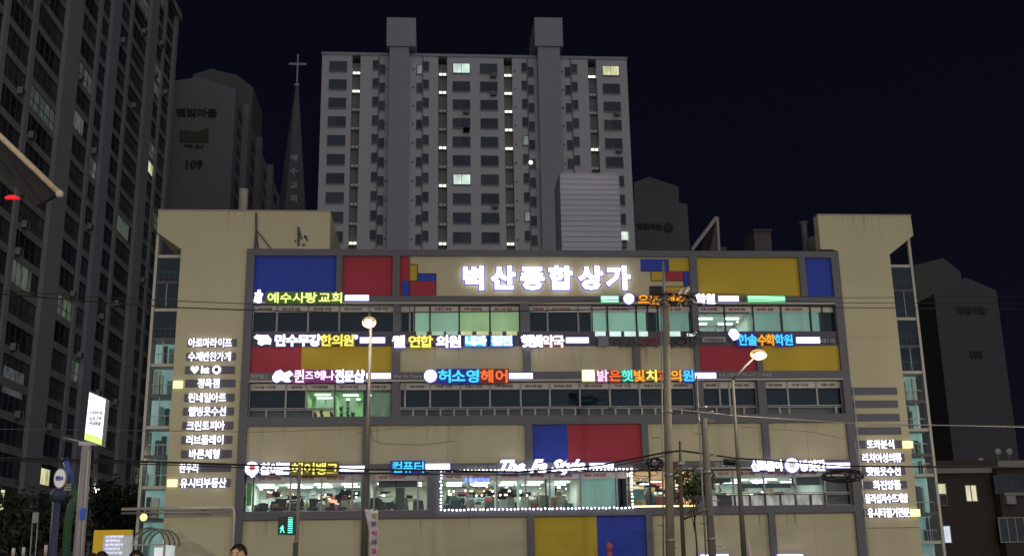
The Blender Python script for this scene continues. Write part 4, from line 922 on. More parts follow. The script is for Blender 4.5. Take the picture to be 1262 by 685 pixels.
# ================================================================== STREET FURNITURE
def tube_part(nm, t, pts, r, m, n=10, smooth=True): return MB().tube(pts, r, m, n).build(nm, t, smooth=smooth)
LAMPC = emit('street_lamp_lens', (1, .86, .55), 14)
POLEP = mat('lamp_pole_paint', (.085, .078, .072), .5, .1, 3)
def point(parent, loc, power, col=(1, .89, .66), r=.25):
    l = bpy.data.lights.new('lamp_light', 'POINT'); l.energy = power; l.color = col; l.shadow_soft_size = r
    o = bpy.data.objects.new('lamp_light', l); COL.objects.link(o); o.parent = parent; o.location = Vector(loc)-root_of(parent).location
def street_lamp(base, top, arm, label, r=.09, power=600, head=(.32, .16, .07)):
    t = thing('street_lamp', label, 'street lamp', base, 'street lamps')
    LAMP_HALO = emit('lamp_halo', (1, .50, .12), .9); MB().ball(Vector(arm)+Vector((0, .12, -.04)), 1, LAMP_HALO, 14, 10, (head[0]*1.2, .1, head[1]*1.25)).build('lamp_halo', t, smooth=True)  # added glowing shape imitating the halo of the lamp, no real bowl
    top = Vector(top); base = Vector(base); arm = Vector(arm)
    tube_part('pole', t, [base, base+(top-base)*.35, top], [r*1.25, r, r*.55], POLEP); tube_part('pole_base', t, [base, base+Vector((0, 0, .9))], [r*1.9, r*1.5], POLEP)
    if (arm-top).length > .3: tube_part('arm', t, [top, top+(arm-top)*.5+Vector((0, 0, .04)), arm], [r*.5, r*.42, r*.35], POLEP, 8)
    h = MB().ball(arm, 1, POLEP, 12, 8, (head[0], head[1]*1.6, head[2]*.8)).build('lamp_head', t, smooth=True)
    MB().ball(arm-Vector((0, .05, .07)), 1, LAMPC, 12, 8, (head[0]*.5, head[1]*1.2, .085)).build('lens', t, smooth=True)
    point(t, arm-Vector((0, .8, .4)), power)
    return t
p = at(455, 396, -14)
street_lamp((-2.17, -14, .13), (p.x+.06, -14, p.z-.12), (p.x, -14.15, p.z), 'street lamp with a glowing head on a straight pole left of centre', power=420, head=(.2, .16, .09))
p = at(934, 436, -12); q = at(903, 468, -12)
street_lamp((10.64, -12, .13), (q.x, -12, q.z), (p.x, -12.2, p.z), 'street lamp with a slanted arm on the right side', power=420, head=(.26, .16, .08))
for k, (x, y, e_) in enumerate(((-19.5, -13, 1500), (27.5, -12, 1500))):  # out-of-view lamps added to brighten the facade
    street_lamp((x, y, .13), (x, y, 8.6), (x, y-.3, 8.8), 'added unseen street lamp on the building side of the road beyond the %s edge' % ('left', 'right')[k], power=e_, head=(.2, .16, .09))
for k, (x, y, e_) in enumerate(((-27, -54, 6600), (-8, -53, 5400), (13, -53, 5400), (33, -54, 7200))):  # unseen lamps behind the camera, added to light the facade evenly
    t = street_lamp((x, y, .12), (x, y, 12.0), (x, y+2.0, 12.4), 'added unseen tall street lamp on the near side of the road, %s of four' % ('leftmost', 'second from left', 'second from right', 'rightmost')[k], power=e_)
# concrete utility pole with stepped top and cable bundle
def upole(bx_, by, zt, label, r0=.17, r1=.13, nm='utility_pole', lean=0.0, steps=True, m=CONC):
    t = thing(nm, label, 'utility pole', (bx_, by, .13), 'utility poles')
    tube_part('pole', t, [(bx_, by, .13), (bx_+lean*.5, by, zt*.5), (bx_+lean, by, zt)], [r0, (r0+r1)/2, r1], m, 12)
    if steps:
        for k in range(7): z = 2.1+k*.75; s = -1 if k % 2 else 1; tube_part('step_bolt', t, [(bx_+s*.1, by, z), (bx_+s*.36, by, z)], .018, STEEL, 5)
    for k in range(3): z = 2.3+k*2.2; tube_part('steel_band', t, [(bx_+lean*z/zt, by, z), (bx_+lean*z/zt, by, z+.08)], r0*1.02, STEEL, 12)
    return t
pb = at(824, 685, -12); pt = at(820.5, 378, -12); pm = at(817, 322, -12)
t = upole(pb.x-.0, -12, pt.z, 'tall stout concrete utility pole with a thin steel top', .165, .12, lean=pt.x-pb.x)
tube_part('steel_top', t, [pt, at(818.5, 350, -12), pm], [.10, .06, .045], STEEL); tube_part('conduit', t, [(pb.x-.27, -12.1, .13), (pt.x-.19, -12.1, pt.z)], .025, STEEL, 6)
p = at(860, 380, -13)
t = upole(9.29, -13, at(865, 515, -13).z, 'shorter grey concrete pole right of the tall one', .14, .11, steps=True, m=mat('pole_grey', (.17, .155, .14), .9, .15, 4))
tube_part('conduit', t, [(9.05, -13.05, .13), (at(858, 462, -13).x, -13.05, at(858, 462, -13).z)], .03, STEEL, 6)
p = at(872, 519, -13); bx('crossarm', t, p.x-.35, p.x+.25, -13.05, -12.95, p.z-.04, p.z+.06, CONC)
# thin dark pole with small tree of tangled leaves and cable
t = thing('camera_pole', 'thin dark brown pole standing between the two concrete poles', 'pole', (8.08, -14, .13))
a_, b_ = at(842, 685, -14), at(838, 543, -14)
tube_part('pole', t, [(8.08, -14, .13), (8.12, -14, 3.6), b_], [.085, .065, .04], BROWNST); p = at(840, 572, -14); bx('collar', t, p.x-.09, p.x+.09, -14.09, -13.91, p.z, p.z+.08, STEEL)
for a, b in (((862, 622), (848, 632)), ((866, 571), (845, 583)), ((840, 640), (872, 627))):
    tube_part('bracket', t, [at(*a, -14), at(*b, -14)], .04, BROWNST, 5)
LEAF = mat('dark_leaf', (.045, .06, .03), .8, .3, 6); LEAF2 = mat('olive_leaf', (.09, .10, .05), .8, .3, 6); BARK = mat('bark', (.07, .055, .04), .9, .2, 6)
def tree(label, base, h, crown_c, crown_r, n, leaf, seed, trunk_r=.05, cat='tree', nm='small_tree', group=None, lsz=.11, mats=None):
    rnd = random.Random(seed); t = thing(nm, label, cat, base, group)
    base = Vector(base); cc = Vector(crown_c); m = MB()
    m.tube([base, base+(cc-base)*.5+Vector((.05, 0, 0)), cc], [trunk_r, trunk_r*.7, trunk_r*.3], BARK, 7)
    tips = []
    for i in range(11):
        v = Vector((rnd.uniform(-1, 1)*crown_r[0], rnd.uniform(-1, 1)*crown_r[1], rnd.uniform(-.8, 1)*crown_r[2]))*.8
        s = base+(cc-base)*rnd.uniform(.6, .98); m.tube([s, s+(cc+v-s)*.5+Vector((0, 0, .08)), cc+v], [trunk_r*.35, trunk_r*.25, trunk_r*.1], BARK, 5); tips.append(cc+v)
    m.build('trunk', t, smooth=True)
    V = []; Fc = []; Mi = []
    for i in range(n):
        c = rnd.choice(tips)+Vector((rnd.gauss(0, .28)*crown_r[0], rnd.gauss(0, .28)*crown_r[1], rnd.gauss(0, .28)*crown_r[2]))
        a = Vector((rnd.gauss(0, 1), rnd.gauss(0, 1), rnd.gauss(0, 1))).normalized(); b = a.orthogonal().normalized(); s = lsz*rnd.uniform(.6, 1.4)
        k = len(V); V += [c-a*s, c+b*s*.45, c+a*s, c-b*s*.45]; Fc.append((k, k+1, k+2, k+3)); Mi.append(int(rnd.random() < .4))
    me = bpy.data.meshes.new('crown'); off = t.location; me.from_pydata([tuple(v-off) for v in V], [], Fc); me.materials.append((mats or (LEAF, LEAF2))[0]); me.materials.append((mats or (LEAF, LEAF2))[1]); me.polygons.foreach_set('material_index', Mi)
    o = bpy.data.objects.new('crown', me); COL.objects.link(o); o.parent = t
    return t
c = at(853, 603, -11); tree('sparse dark leafed young tree in front of the orange lit window', (c.x, -11, .13), 4, c, (.72, .5, .62), 900, LEAF, 4, .05, lsz=.10)
c = at(52, 650, 4); tree('broad black-green tree crown at the lower left before the apartment slab', (c.x, 4, 0), 3, (c.x, 4, c.z+.1), (1.9, 1.5, 1.3), 2600, LEAF, 8, .14, lsz=.17, mats=(mat('night_leaf', (.02, .028, .016), .85, .3, 4), mat('night_leaf_b', (.035, .045, .025), .85, .3, 4)))
c = at(150, 630, 14); tree('dark rounded tree behind the yellow framed board', (c.x, 14, 0), 3, (c.x, 14, c.z-.3), (1.6, 1.4, 1.6), 2200, LEAF, 18, .14, lsz=.18, mats=(MATS['night_leaf'], MATS['night_leaf_b']))
# pedestrian signal
p0 = at(365, 685, -20); ptp = at(369.5, 572, -20)
t = thing('pedestrian_signal', 'pedestrian signal showing a green walking figure on a slim pole', 'traffic light', (p0.x, -20, .13))
tube_part('pole', t, [(p0.x-.03, -20, .13), (p0.x-.0, -20, 1.95+.5), ptp], [.06, .05, .045], mat('signal_pole', (.22, .18, .17), .5, .15, 4)); tube_part('pole_sleeve', t, [(p0.x-.03, -20, .13), (p0.x-.02, -20, at(365, 668, -20).z)], [.075, .07], SPAN)
HOUS = mat('signal_housing', (.012, .05, .045), .5, .1, 4); SG = emit('signal_green', (.08, 1, .72), 1.6); SGB = emit('signal_green_bar', (.05, .75, .6), 1.0)
a, b = at(343, 636, -20.1), at(353, 658, -20.1)
bx('lamp_housing', t, a.x, b.x-.01, -20.1, -19.85, b.z, a.z, HOUS); c_, d_ = at(353.5, 635, -20.1), at(362, 658.5, -20.1); bx('countdown_housing', t, c_.x, d_.x, -20.1, -19.85, d_.z, c_.z, HOUS)
bx('red_lens', t, a.x+.03, b.x-.04, -20.112, -20.101, at(348, 645, -20.1).z, a.z-.03, mat('dark_lens', (.03, .03, .035), .3, 0))
g0 = at(348, 651.5, -20.12); k = .011
fig = MB().ball((g0.x, -20.12, g0.z+.075), .022, SG, 8, 6, (1, .3, 1))
fig.prism([(g0.x-.025, g0.z), (g0.x+.025, g0.z), (g0.x+.03, g0.z+.055), (g0.x-.03, g0.z+.055)], -20.125, -20.115, SG)
fig.prism([(g0.x-.065, g0.z-.09), (g0.x-.04, g0.z-.09), (g0.x, g0.z), (g0.x-.025, g0.z)], -20.125, -20.115, SG); fig.prism([(g0.x+.035, g0.z-.09), (g0.x+.06, g0.z-.09), (g0.x+.025, g0.z), (g0.x, g0.z)], -20.125, -20.115, SG)
fig.prism([(g0.x-.07, g0.z+.005), (g0.x-.05, g0.z-.005), (g0.x-.025, g0.z+.05), (g0.x-.04, g0.z+.055)], -20.125, -20.115, SG); fig.build('walking_figure', t)
for i in range(8):
    z = c_.z-.045-i*(c_.z-d_.z-.06)/8; bx('countdown_bar', t, c_.x+.04, d_.x-.035, -20.115, -20.101, z-.02, z+.006, SG if i > 0 else SGB)
for i in range(4): z = at(366, 636+i*5, -20).z; tube_part('bracket', t, [(d_.x, -20, z), (p0.x+.06, -20, z)], .012, BROWNST, 4)
# the banner hanging from the left lamp pole
t = thing('hanging_banner', 'crumpled white printed banner tied to the left lamp pole near its foot', 'banner', (-2.0, -14.1, 1.2))
FAB = mat('banner_cloth', (.60, .54, .64), .8, .2, 5)
V = []; Fc = []; nx, nz = 8, 22; rnd = random.Random(2)
for j in range(nz+1):
    f = j/nz; l = at(449+6.5*min(1, f*2.6), 628+f*80, -14.15).x; r = at(466-1.0*f, 628+f*80, -14.15).x; zc = at(458, 628+f*80, -14.15).z
    for i in range(nx+1):
        u = i/nx; V.append((l+(r-l)*u, -14.15+.05*math.sin(u*7+f*9)+.03*math.sin(f*23+u*3), zc+.03*math.sin(u*5+1)))
for j in range(nz):
    for i in range(nx): k = j*(nx+1)+i; Fc.append((k, k+1, k+nx+2, k+nx+1))
mb = MB(); mb.add(V, Fc, FAB); o = mb.build('cloth', t, smooth=True); sm = o.modifiers.new('thickness', 'SOLIDIFY'); sm.thickness = .008
for ch, py, pr_ in (('봄', 634, mat('print_yellow', (.6, .5, .08), .7, 0)), ('맞', 645, mat('print_purple', (.12, .08, .3), .7, 0)), ('이', 656, mat('print_red', (.6, .06, .12), .7, 0)), ('세', 667, MATS['print_purple']), ('일', 678, MATS['print_red'])):
    c = at(461, py, -14.25); letters(t, ch, c.x-.08, c.x+.08, c.z, .15, -14.24, (pr_, None), .01, 0)
# cables
def wire(label, pts, r=.02, nm='overhead_cable', sag=.0, group='cables across the street', m=CABLE):
    P = [at(x, y, Yw) for x, y, Yw in pts]; out = []
    for i in range(len(P)-1):
        for k in range(10):
            f = k/10; q = P[i].lerp(P[i+1], f); q.z -= sag*4*f*(1-f); out.append(q)
    out.append(P[-1]); o = MB().tube(out, r, m, 6).build(nm, smooth=True); return tag(o, label, 'cable', group)
wire('upper thin cable crossing the left tower toward the pole top', [(-40, 355, -22), (222, 371, -15), (480, 378, -13), (818, 367, -12)], .013, sag=.03)
wire('lower thin cable crossing the left tower just under its twin', [(-40, 358, -20), (222, 379, -14), (480, 385, -13), (819, 379, -12)], .02, sag=.03)
wire('topmost of three thin cables over the right tower', [(822, 360, -12), (1031, 367, -9), (1300, 365, -4)], .012)
wire('middle of three thin cables over the right tower', [(822, 366, -12), (1034, 373, -9), (1300, 374, -4)], .012)
wire('lowest of three thin cables over the right tower', [(822, 373, -12), (1035, 379, -9), (1300, 381, -4)], .016)
wire('thick black cable bundle sagging across the whole street at second floor height', [(-40, 563, -16), (230, 570, -15), (450, 578, -14.3), (640, 581, -13), (740, 573, -12.6), (821, 557, -12.3), (840, 555, -12.5), (905, 564, -12.2), (1040, 574, -11), (1300, 576, -9)], .032)
wire('thinner cable twisted just under the thick one left of the pole', [(-40, 566, -16), (230, 573, -15), (450, 583, -14.3), (640, 585, -13), (740, 577, -12.6), (821, 561, -12.3)], .018)
wire('pale cable sagging from the stout pole across the third floor windows', [(822, 503, -12), (905, 512, -11.7), (1045, 521, -10), (1300, 527, -8)], .016, m=mat('pale_cable', (.35, .33, .33), .6, 0))
wire('very thin cable across the left side above the street clock', [(-40, 528, -18), (320, 532, -15), (460, 528, -14)], .008, m=mat('thin_grey_cable', (.12, .11, .11), .7, 0))
wire('thin cable sloping from the stout pole over the beige panels to the right', [(822, 519, -12), (1000, 532, -9), (1063, 545, -3)], .008, m=MATS['thin_grey_cable'])
wire('thin cable rising from the left over the third floor to the stout pole', [(440, 533, -14), (640, 512, -13), (821, 497, -12)], .008, m=MATS['thin_grey_cable'])
wire('pale thin cable running level to the far right edge', [(1067, 524, -8), (1300, 524.5, -4)], .01, m=MATS['thin_grey_cable'])
wire('bright drop wire hanging beside the right frame edge', [(1053, 540, -1), (1056, 560, -.6), (1061, 582, -.4)], .015, nm='drop_cable', m=MATS['pale_cable'])
def coil(label, px, py, Yc, rx, rz, n, seed, r=.018, m=CABLE):
    rnd = random.Random(seed); c = at(px, py, Yc); t = thing('cable_coil', label, 'cable coil', c, 'coiled cables')
    for k in range(n):
        ph = rnd.uniform(0, 6); sx_, sz_ = rx*rnd.uniform(.6, 1.1), rz*rnd.uniform(.5, 1.1); dx, dz = rnd.uniform(-.3, .3)*rx, rnd.uniform(-.3, .3)*rz
        pts = [c+Vector((dx+sx_*math.cos(a), .12*math.sin(a*2+ph), dz+sz_*math.sin(a))) for a in [ph+2*math.pi*i/16 for i in range(17)]]
        MB().tube(pts, r, m, 5).build('cable_loop', t, smooth=True)
    return t
t = coil('tangled bundle of cables and clamps around the stout pole near its top', 833, 368, -12, .72, .2, 11, 1, .013)
rnd = random.Random(6)
for k in range(24):
    p = at(rnd.uniform(803, 856), rnd.uniform(358, 378), -12.25); d = Vector((rnd.uniform(-.14, .14), 0, rnd.uniform(.0, .12)))
    tube_part('clamp', t, [p-d, p+d], .03, [STEEL, BROWNST, mat('copper_clamp', (.4, .16, .08), .5, .2, 6), CABLE][k % 4], 6)
for a, b in (((843, 361), (849, 354)), ((836, 362), (841, 356))): tube_part('insulator', t, [at(*a, -12.3), at(*b, -12.3)], .06, mat('pink_insulator', (.6, .45, .48), .4, 0), 8)
bx('junction_box', t, at(800, 359, -12).x, at(815, 359, -12).x, -12.2, -11.95, at(808, 364, -12).z, at(808, 354, -12).z, CABLE)
coil('black coil of spare cable left of the stout pole at second floor height', 808, 571, -12.4, .24, .24, 5, 2, .022)
coil('flat loose cable loop hanging over the orange lit window', 795, 583, -12.2, .5, .16, 2, 3, .012)
coil('long flattened coil of cable beside the right grey column', 1035, 586, -10.6, .72, .2, 8, 4, .022)
coil('round coil of cable hanging below the amber sign', 852, 414, -12.3, .36, .17, 6, 5, .018, mat('coil_black', (.03, .03, .035), .5, 0))
coil('small coil of cable below the unlit letters right of the pole', 838, 420, -12.3, .3, .13, 4, 6, .016, MATS['coil_black'])
p = at(899, 563, -12.1)
MB().tube([at(892, 568.5, -12.2), at(906, 569.5, -12.2)], .11, CABLE, 8).build('splice_case', smooth=True); tag(bpy.data.objects['splice_case'], 'short black splice case hung under the thick cable right of centre', 'cable box')
# awning and signal at the upper left
t = thing('traffic_signal', 'dark backplate of a traffic signal with pale tube edge and red lens, upper left', 'traffic light', at(-30, 240, -30))
q = [at(-60, 121, -30), at(73, 238, -30), at(44, 254, -30), at(-60, 160, -30)]
MB().prism([(p.x, p.z) for p in (q[3], q[2], q[1], q[0])], -30, -29.9, mat('dark_plate', (.008, .008, .013), .7, .15, 3)).build('back_plate', t)
tube_part('edge_tube', t, [at(-60, 114, -30.1), at(0, 168, -30.1), at(72, 237, -30.1)], .055, mat('weathered_tube', (.42, .34, .28), .6, .35, 7)); MB().ball(at(73.5, 239, -30.1), .075, LEDGE, 8, 6).build('tube_cap', t)
c = at(15, 245, -30.15); R_c = .13
MB().prism([(c.x+R_c*math.cos(a), c.z+.5*R_c*math.sin(a)) for a in [math.pi*i/12 for i in range(13)]], -30.18, -30.1, emit('red_lens', (1, .01, .02), .8, base=(.02, .0, .0))).build('red_lens', t)
tube_part('support_rod', t, [at(0, 196, -30.2), at(40, 250, -30.2)], .02, CABLE, 6)
# pole with lit sign board at the left
t = thing('pole_sign', 'lit white and lime sign board on a tall square steel pole at the left', 'sign', (-8.5, -22, .13))
PS = mat('sign_pole_paint', (.30, .28, .33), .5, .15, 3)
tp_ = at(107, 549, -22)
tube_part('pole', t, [(-8.52, -22, .13), (tp_.x, -22, tp_.z)], [.15, .12], PS, 8)
q = [at(103.5, 542, -22.1), at(125.5, 549.5, -22.1), at(131, 491, -22.1), at(110, 482, -22.1)]
def quad_t(lo, hi, m, nm, y0, y1, sx0=0, sx1=1):
    a = q[0].lerp(q[3], lo); b = q[1].lerp(q[2], lo); c = q[1].lerp(q[2], hi); d = q[0].lerp(q[3], hi)
    a2, b2 = a.lerp(b, sx0), a.lerp(b, sx1); d2, c2 = d.lerp(c, sx0), d.lerp(c, sx1)
    return MB().prism([(p.x, p.z) for p in (a2, b2, c2, d2)], y0, y1, m).build(nm, t)
quad_t(0, 1, mat('sign_case', (.3, .3, .32), .5, .1), 'sign_case', -22.1, -21.8); quad_t(.16, .98, emit('sign_face_white', (1, .96, .98), 1.5, .15, 2), 'sign_face', -22.12, -22.101, .03, .97); quad_t(.02, .16, emit('sign_face_lime', (.55, 1, .12), 1.2, .2, 4), 'lime_border', -22.12, -22.101, .03, .97)
for r_, (s_, lo) in enumerate((('어린이', .62), ('보호구역', .50), ('안심마을', .40))):
    a = q[0].lerp(q[3], lo); b = q[1].lerp(q[2], lo); word(t, s_, a.lerp(b, .2).x, a.lerp(b, .85).x, (a.z+b.z)/2, .11, -22.125, (mat('sign_print', (.12, .10, .25), .7, 0), None), 'lettering', .01, 0)
bx('bracket', t, tp_.x-.18, tp_.x+.3, -22.08, -21.92, tp_.z, tp_.z+.1, STEEL); tube_part('side_pipe', t, [at(109, 555, -22.15), at(103, 640, -22.15), (-8.38, -22.15, .13)], .025, LEDGE, 6)
p = at(101.5, 633, -22.2); bx('blue_tag', t, p.x-.05, p.x+.06, -22.22, -22.15, p.z-.12, p.z+.14, mat('blue_tag', (.03, .12, .7), .5, .1))
for k in (0, 1): tube_part('crossbar', t, [at(78, 538+k*2, -22), at(104, 545, -22)], .02, STEEL, 5)
# round sign and curved green post
t = thing('round_sign', 'round white sign with blue print on a crooked green and blue post, lower left', 'sign', (at(80, 685, -21).x, -21, .13))
GP = mat('green_post', (.03, .10, .055), .6, .15, 3); BP = mat('blue_post', (.08, .14, .55), .5, .15, 3)
a = at(82, 690, -21); tube_part('post', t, [(a.x, -21, .13), at(84, 640, -21), at(88, 622, -21), at(95, 611, -21), at(89, 596, -21)], [.1, .1, .085, .07, .06], GP)
tube_part('blue_arm', t, [at(87, 592, -21), at(81, 568, -21)], .075, BP); tube_part('arm_tip', t, [at(81, 568, -21), at(80, 564, -21)], .085, mat('dark_blue_cap', (.02, .03, .15), .5, 0))
c = at(75.5, 589.5, -21.1); m = MB(); n = 28
ell = lambda rx, rz, y0, y1, mm: MB().prism([(c.x+rx*math.cos(2*math.pi*k/n), c.z+rz*math.sin(2*math.pi*k/n)) for k in range(n)], y0, y1, mm)
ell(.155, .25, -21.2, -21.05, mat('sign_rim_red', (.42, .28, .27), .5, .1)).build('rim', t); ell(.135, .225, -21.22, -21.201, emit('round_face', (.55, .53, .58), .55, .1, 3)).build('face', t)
word(t, '정류소', c.x-.1, c.x+.1, c.z, .12, -21.225, (mat('blue_print', (.06, .12, .5), .6, 0), None), 'lettering', .02, 0)
for k in range(3): p = at(85, 597+k*3, -21.1); bx('clamp', t, p.x-.09, p.x+.06, -21.15, -21.05, p.z-.015, p.z+.015, LEDGE)
t = thing('blue_post', 'dull dark blue post standing left of the crooked green post', 'post', (at(66, 685, -18).x, -18, .13))
DBP = mat('dark_blue_post', (.04, .05, .12), .6, .15, 3); tube_part('post', t, [(at(66, 685, -18).x, -18, .13), at(70, 611, -18)], .11, DBP); MB().ball(at(71, 610, -18), .22, DBP, 10, 8).build('post_head', t, smooth=True)
t = thing('notice_board', 'small blank pale plate on two thin legs at the lower left', 'sign', (at(42, 685, -19).x, -19, .13))
a, b = at(41, 631, -19), at(47, 644, -19); bx('plate', t, a.x, b.x, -19.04, -19, b.z, a.z, mat('pale_plate', (.3, .3, .32), .6, .1)); 
for px, q_ in ((40, 38), (46.5, 44)): tube_part('leg', t, [at(px, 644, -19), (at(q_, 690, -19).x, -19, .13)], .016, STEEL, 5)
for k, (px, py) in enumerate(((17, 675), (29.5, 674), (57, 671))):
    p = at(px, py, -12); t = thing('traffic_post', ('leftmost', 'middle', 'rightmost')[k]+' of three red and white striped posts at the lower left', 'bollard', (p.x, -12, 0), 'striped traffic posts')
    for j in range(7):
        z0 = p.z*j/7; tube_part('post_band', t, [(p.x, -12, z0+.001), (p.x, -12, p.z*(j+1)/7)], .055, (mat('post_white', (.45, .42, .42), .6, .1), mat('post_red', (.35, .06, .04), .6, .1))[j % 2], 8)
# yellow framed board, round glass canopy and pale pipe frame
t = thing('yellow_board', 'yellow framed notice board with white printed lines by the glass canopy', 'sign', (-11.1, -10, .13))
YB = mat('board_yellow', (.75, .48, .03), .5, .1, 3); a, b = at(117, 653, -10), at(161, 690, -10)
bx('frame', t, a.x, a.x+.32, -10.1, -9.9, .6, a.z, YB); bx('frame', t, a.x+.321, b.x, -10.1, -9.9, a.z-.17, a.z-.0, YB); bx('board', t, a.x+.321, b.x, -10.05, -9.92, .6, a.z-.171, emit('board_face', (.33, .36, .40), .6, .2, 2))
for k in range(5):
    p = at(124, 661+k*5, -10.06); word(t, ('노인복지관', '평생학습', '문화센터', '주민안내', '건강교실')[k], a.x+.4, a.x+1.0-.1*(k % 2), p.z, .09, -10.06, (emit('board_print', (.7, .7, .95), .9), None), 'lettering', .02, 0)
bx('leg', t, a.x+.1, a.x+.2, -10.05, -9.95, .13, .599, STEEL); bx('leg', t, b.x-.2, b.x-.1, -10.05, -9.95, .13, .599, STEEL)
t = thing('glass_canopy', 'small arched glass entrance canopy at the foot of the left stair flank', 'canopy', (-11.4, -3.2, .13))
ca = at(163, 668, -4); cb = at(203, 668, -4); ccx = (ca.x+cb.x)/2; rr = (cb.x-ca.x)/2; zc = ca.z-.1
for j in range(4):
    y = -4+j*.9; MB().tube([(ccx+rr*math.cos(math.pi*i/14), y, zc+rr*1.05*math.sin(math.pi*i/14)) for i in range(15)], .035, mat('canopy_steel', (.13, .16, .15), .5, .1), 6).build('rib', t, smooth=True)
n = 10
for i in range(n):
    a0, a1 = math.pi*i/n, math.pi*(i+1)/n
    f = lambda a, y, r_=rr: (ccx+r_*math.cos(a), y, zc+r_*1.05*math.sin(a))
    MB().add([f(a0, -4), f(a1, -4), f(a1, -1.3), f(a0, -1.3)], [(0, 1, 2, 3)], glass('canopy_glass', (.75, .85, .82))).build('canopy_pane', t)
for x in (ccx-rr, ccx+rr): bx('post', t, x-.04, x+.04, -4.04, -3.96, .13, zc, STEEL); 
bx('tie_bar', t, ccx-rr+.041, ccx+rr-.041, -4.03, -3.97, zc-.03, zc+.03, STEEL); bx('door_light', t, ccx-.1, ccx+.42, -1.2, -1.15, .3, zc+.5, emit('pale_doorway', (.62, .72, .70), .6, .3, 3))
bx('white_panel', t, ccx+.15, ccx+.55, -3.6, -3.55, 1.2, zc-.1, emit('white_door_panel', (.8, .85, .9), .8, .2, 2)); MB().ball(at(177, 637, -2), .16, emit('warm_lantern', (1, .8, .3), 1.1), 10, 8).build('lantern', t)
t = thing('pipe_frame', 'pale horizontal steel gutter pipe turning down beside the left grey column', 'pipe', (-8.3, -.6, .13))
zp = Z(625.5, 290, -.6); xe = X(288.5, 640, -.6)
tube_part('pipe', t, [(-13.4, -.6, zp), (xe-.15, -.6, zp+.02), (xe-.03, -.6, zp-.06), (xe, -.6, zp-.25), (xe, -.6, .13)], [.07, .07, .06, .055, .055], mat('pale_pipe', (.5, .48, .46), .4, .15, 3, metal=.3)); tube_part('lower_pipe', t, [(-13.4, -.62, zp-.17), (xe-.15, -.62, zp-.16)], .045, STEEL)
for z in (X(250, 630),): bx('bracket', t, z-.03, z+.03, -.55, -.13, zp-.2, zp+.05, STEEL)
t = thing('wall_conduit', 'bright steel conduit running down the edge of the right grey column', 'pipe', (19.6, -.3, .13))
tube_part('conduit', t, [(19.68, -.26, .13), (19.68, -.26, zz(480))], .03, mat('bright_conduit', (.6, .58, .62), .3, .1, 3, metal=.4), 6)
for k in range(5): bx('clip', t, 19.62, 19.74, -.24, -.125, 1.6+k*1.7, 1.66+k*1.7, STEEL)
t = thing('folded_umbrella', 'pinkish furled umbrella leaning beside the right lamp pole', 'umbrella', (11.0, -11.8, .13))
c = at(924, 685, -11.8); tube_part('canopy', t, [(c.x+.12, -11.8, .4), (c.x+.02, -11.8, 1.4), at(922, 662, -11.8)], [.03, .13, .02], mat('pink_cloth', (.5, .36, .42), .8, .15, 5), 10); tube_part('shaft', t, [(c.x+.14, -11.8, .13), (c.x+.12, -11.8, .4)], .012, STEEL, 6)
t = thing('balloon_sign', 'red figure shaped ornament on a stick before the blue lowest panel', 'ornament', (at(751, 690, -1).x, -1, .13))
c = at(751, 673, -1); RDM = mat('ornament_red', (.45, .10, .12), .5, .2, 4); MB().ball(c, .15, RDM, 12, 8, (1, .7, 1.2)).build('head', t, smooth=True); tube_part('stick', t, [(c.x, -1, .13), (c.x, -1, c.z-.15)], .03, RDM, 6); MB().ball(c-Vector((0, 0, .35)), .12, RDM, 12, 8, (1, .7, 1.3)).build('body', t, smooth=True)

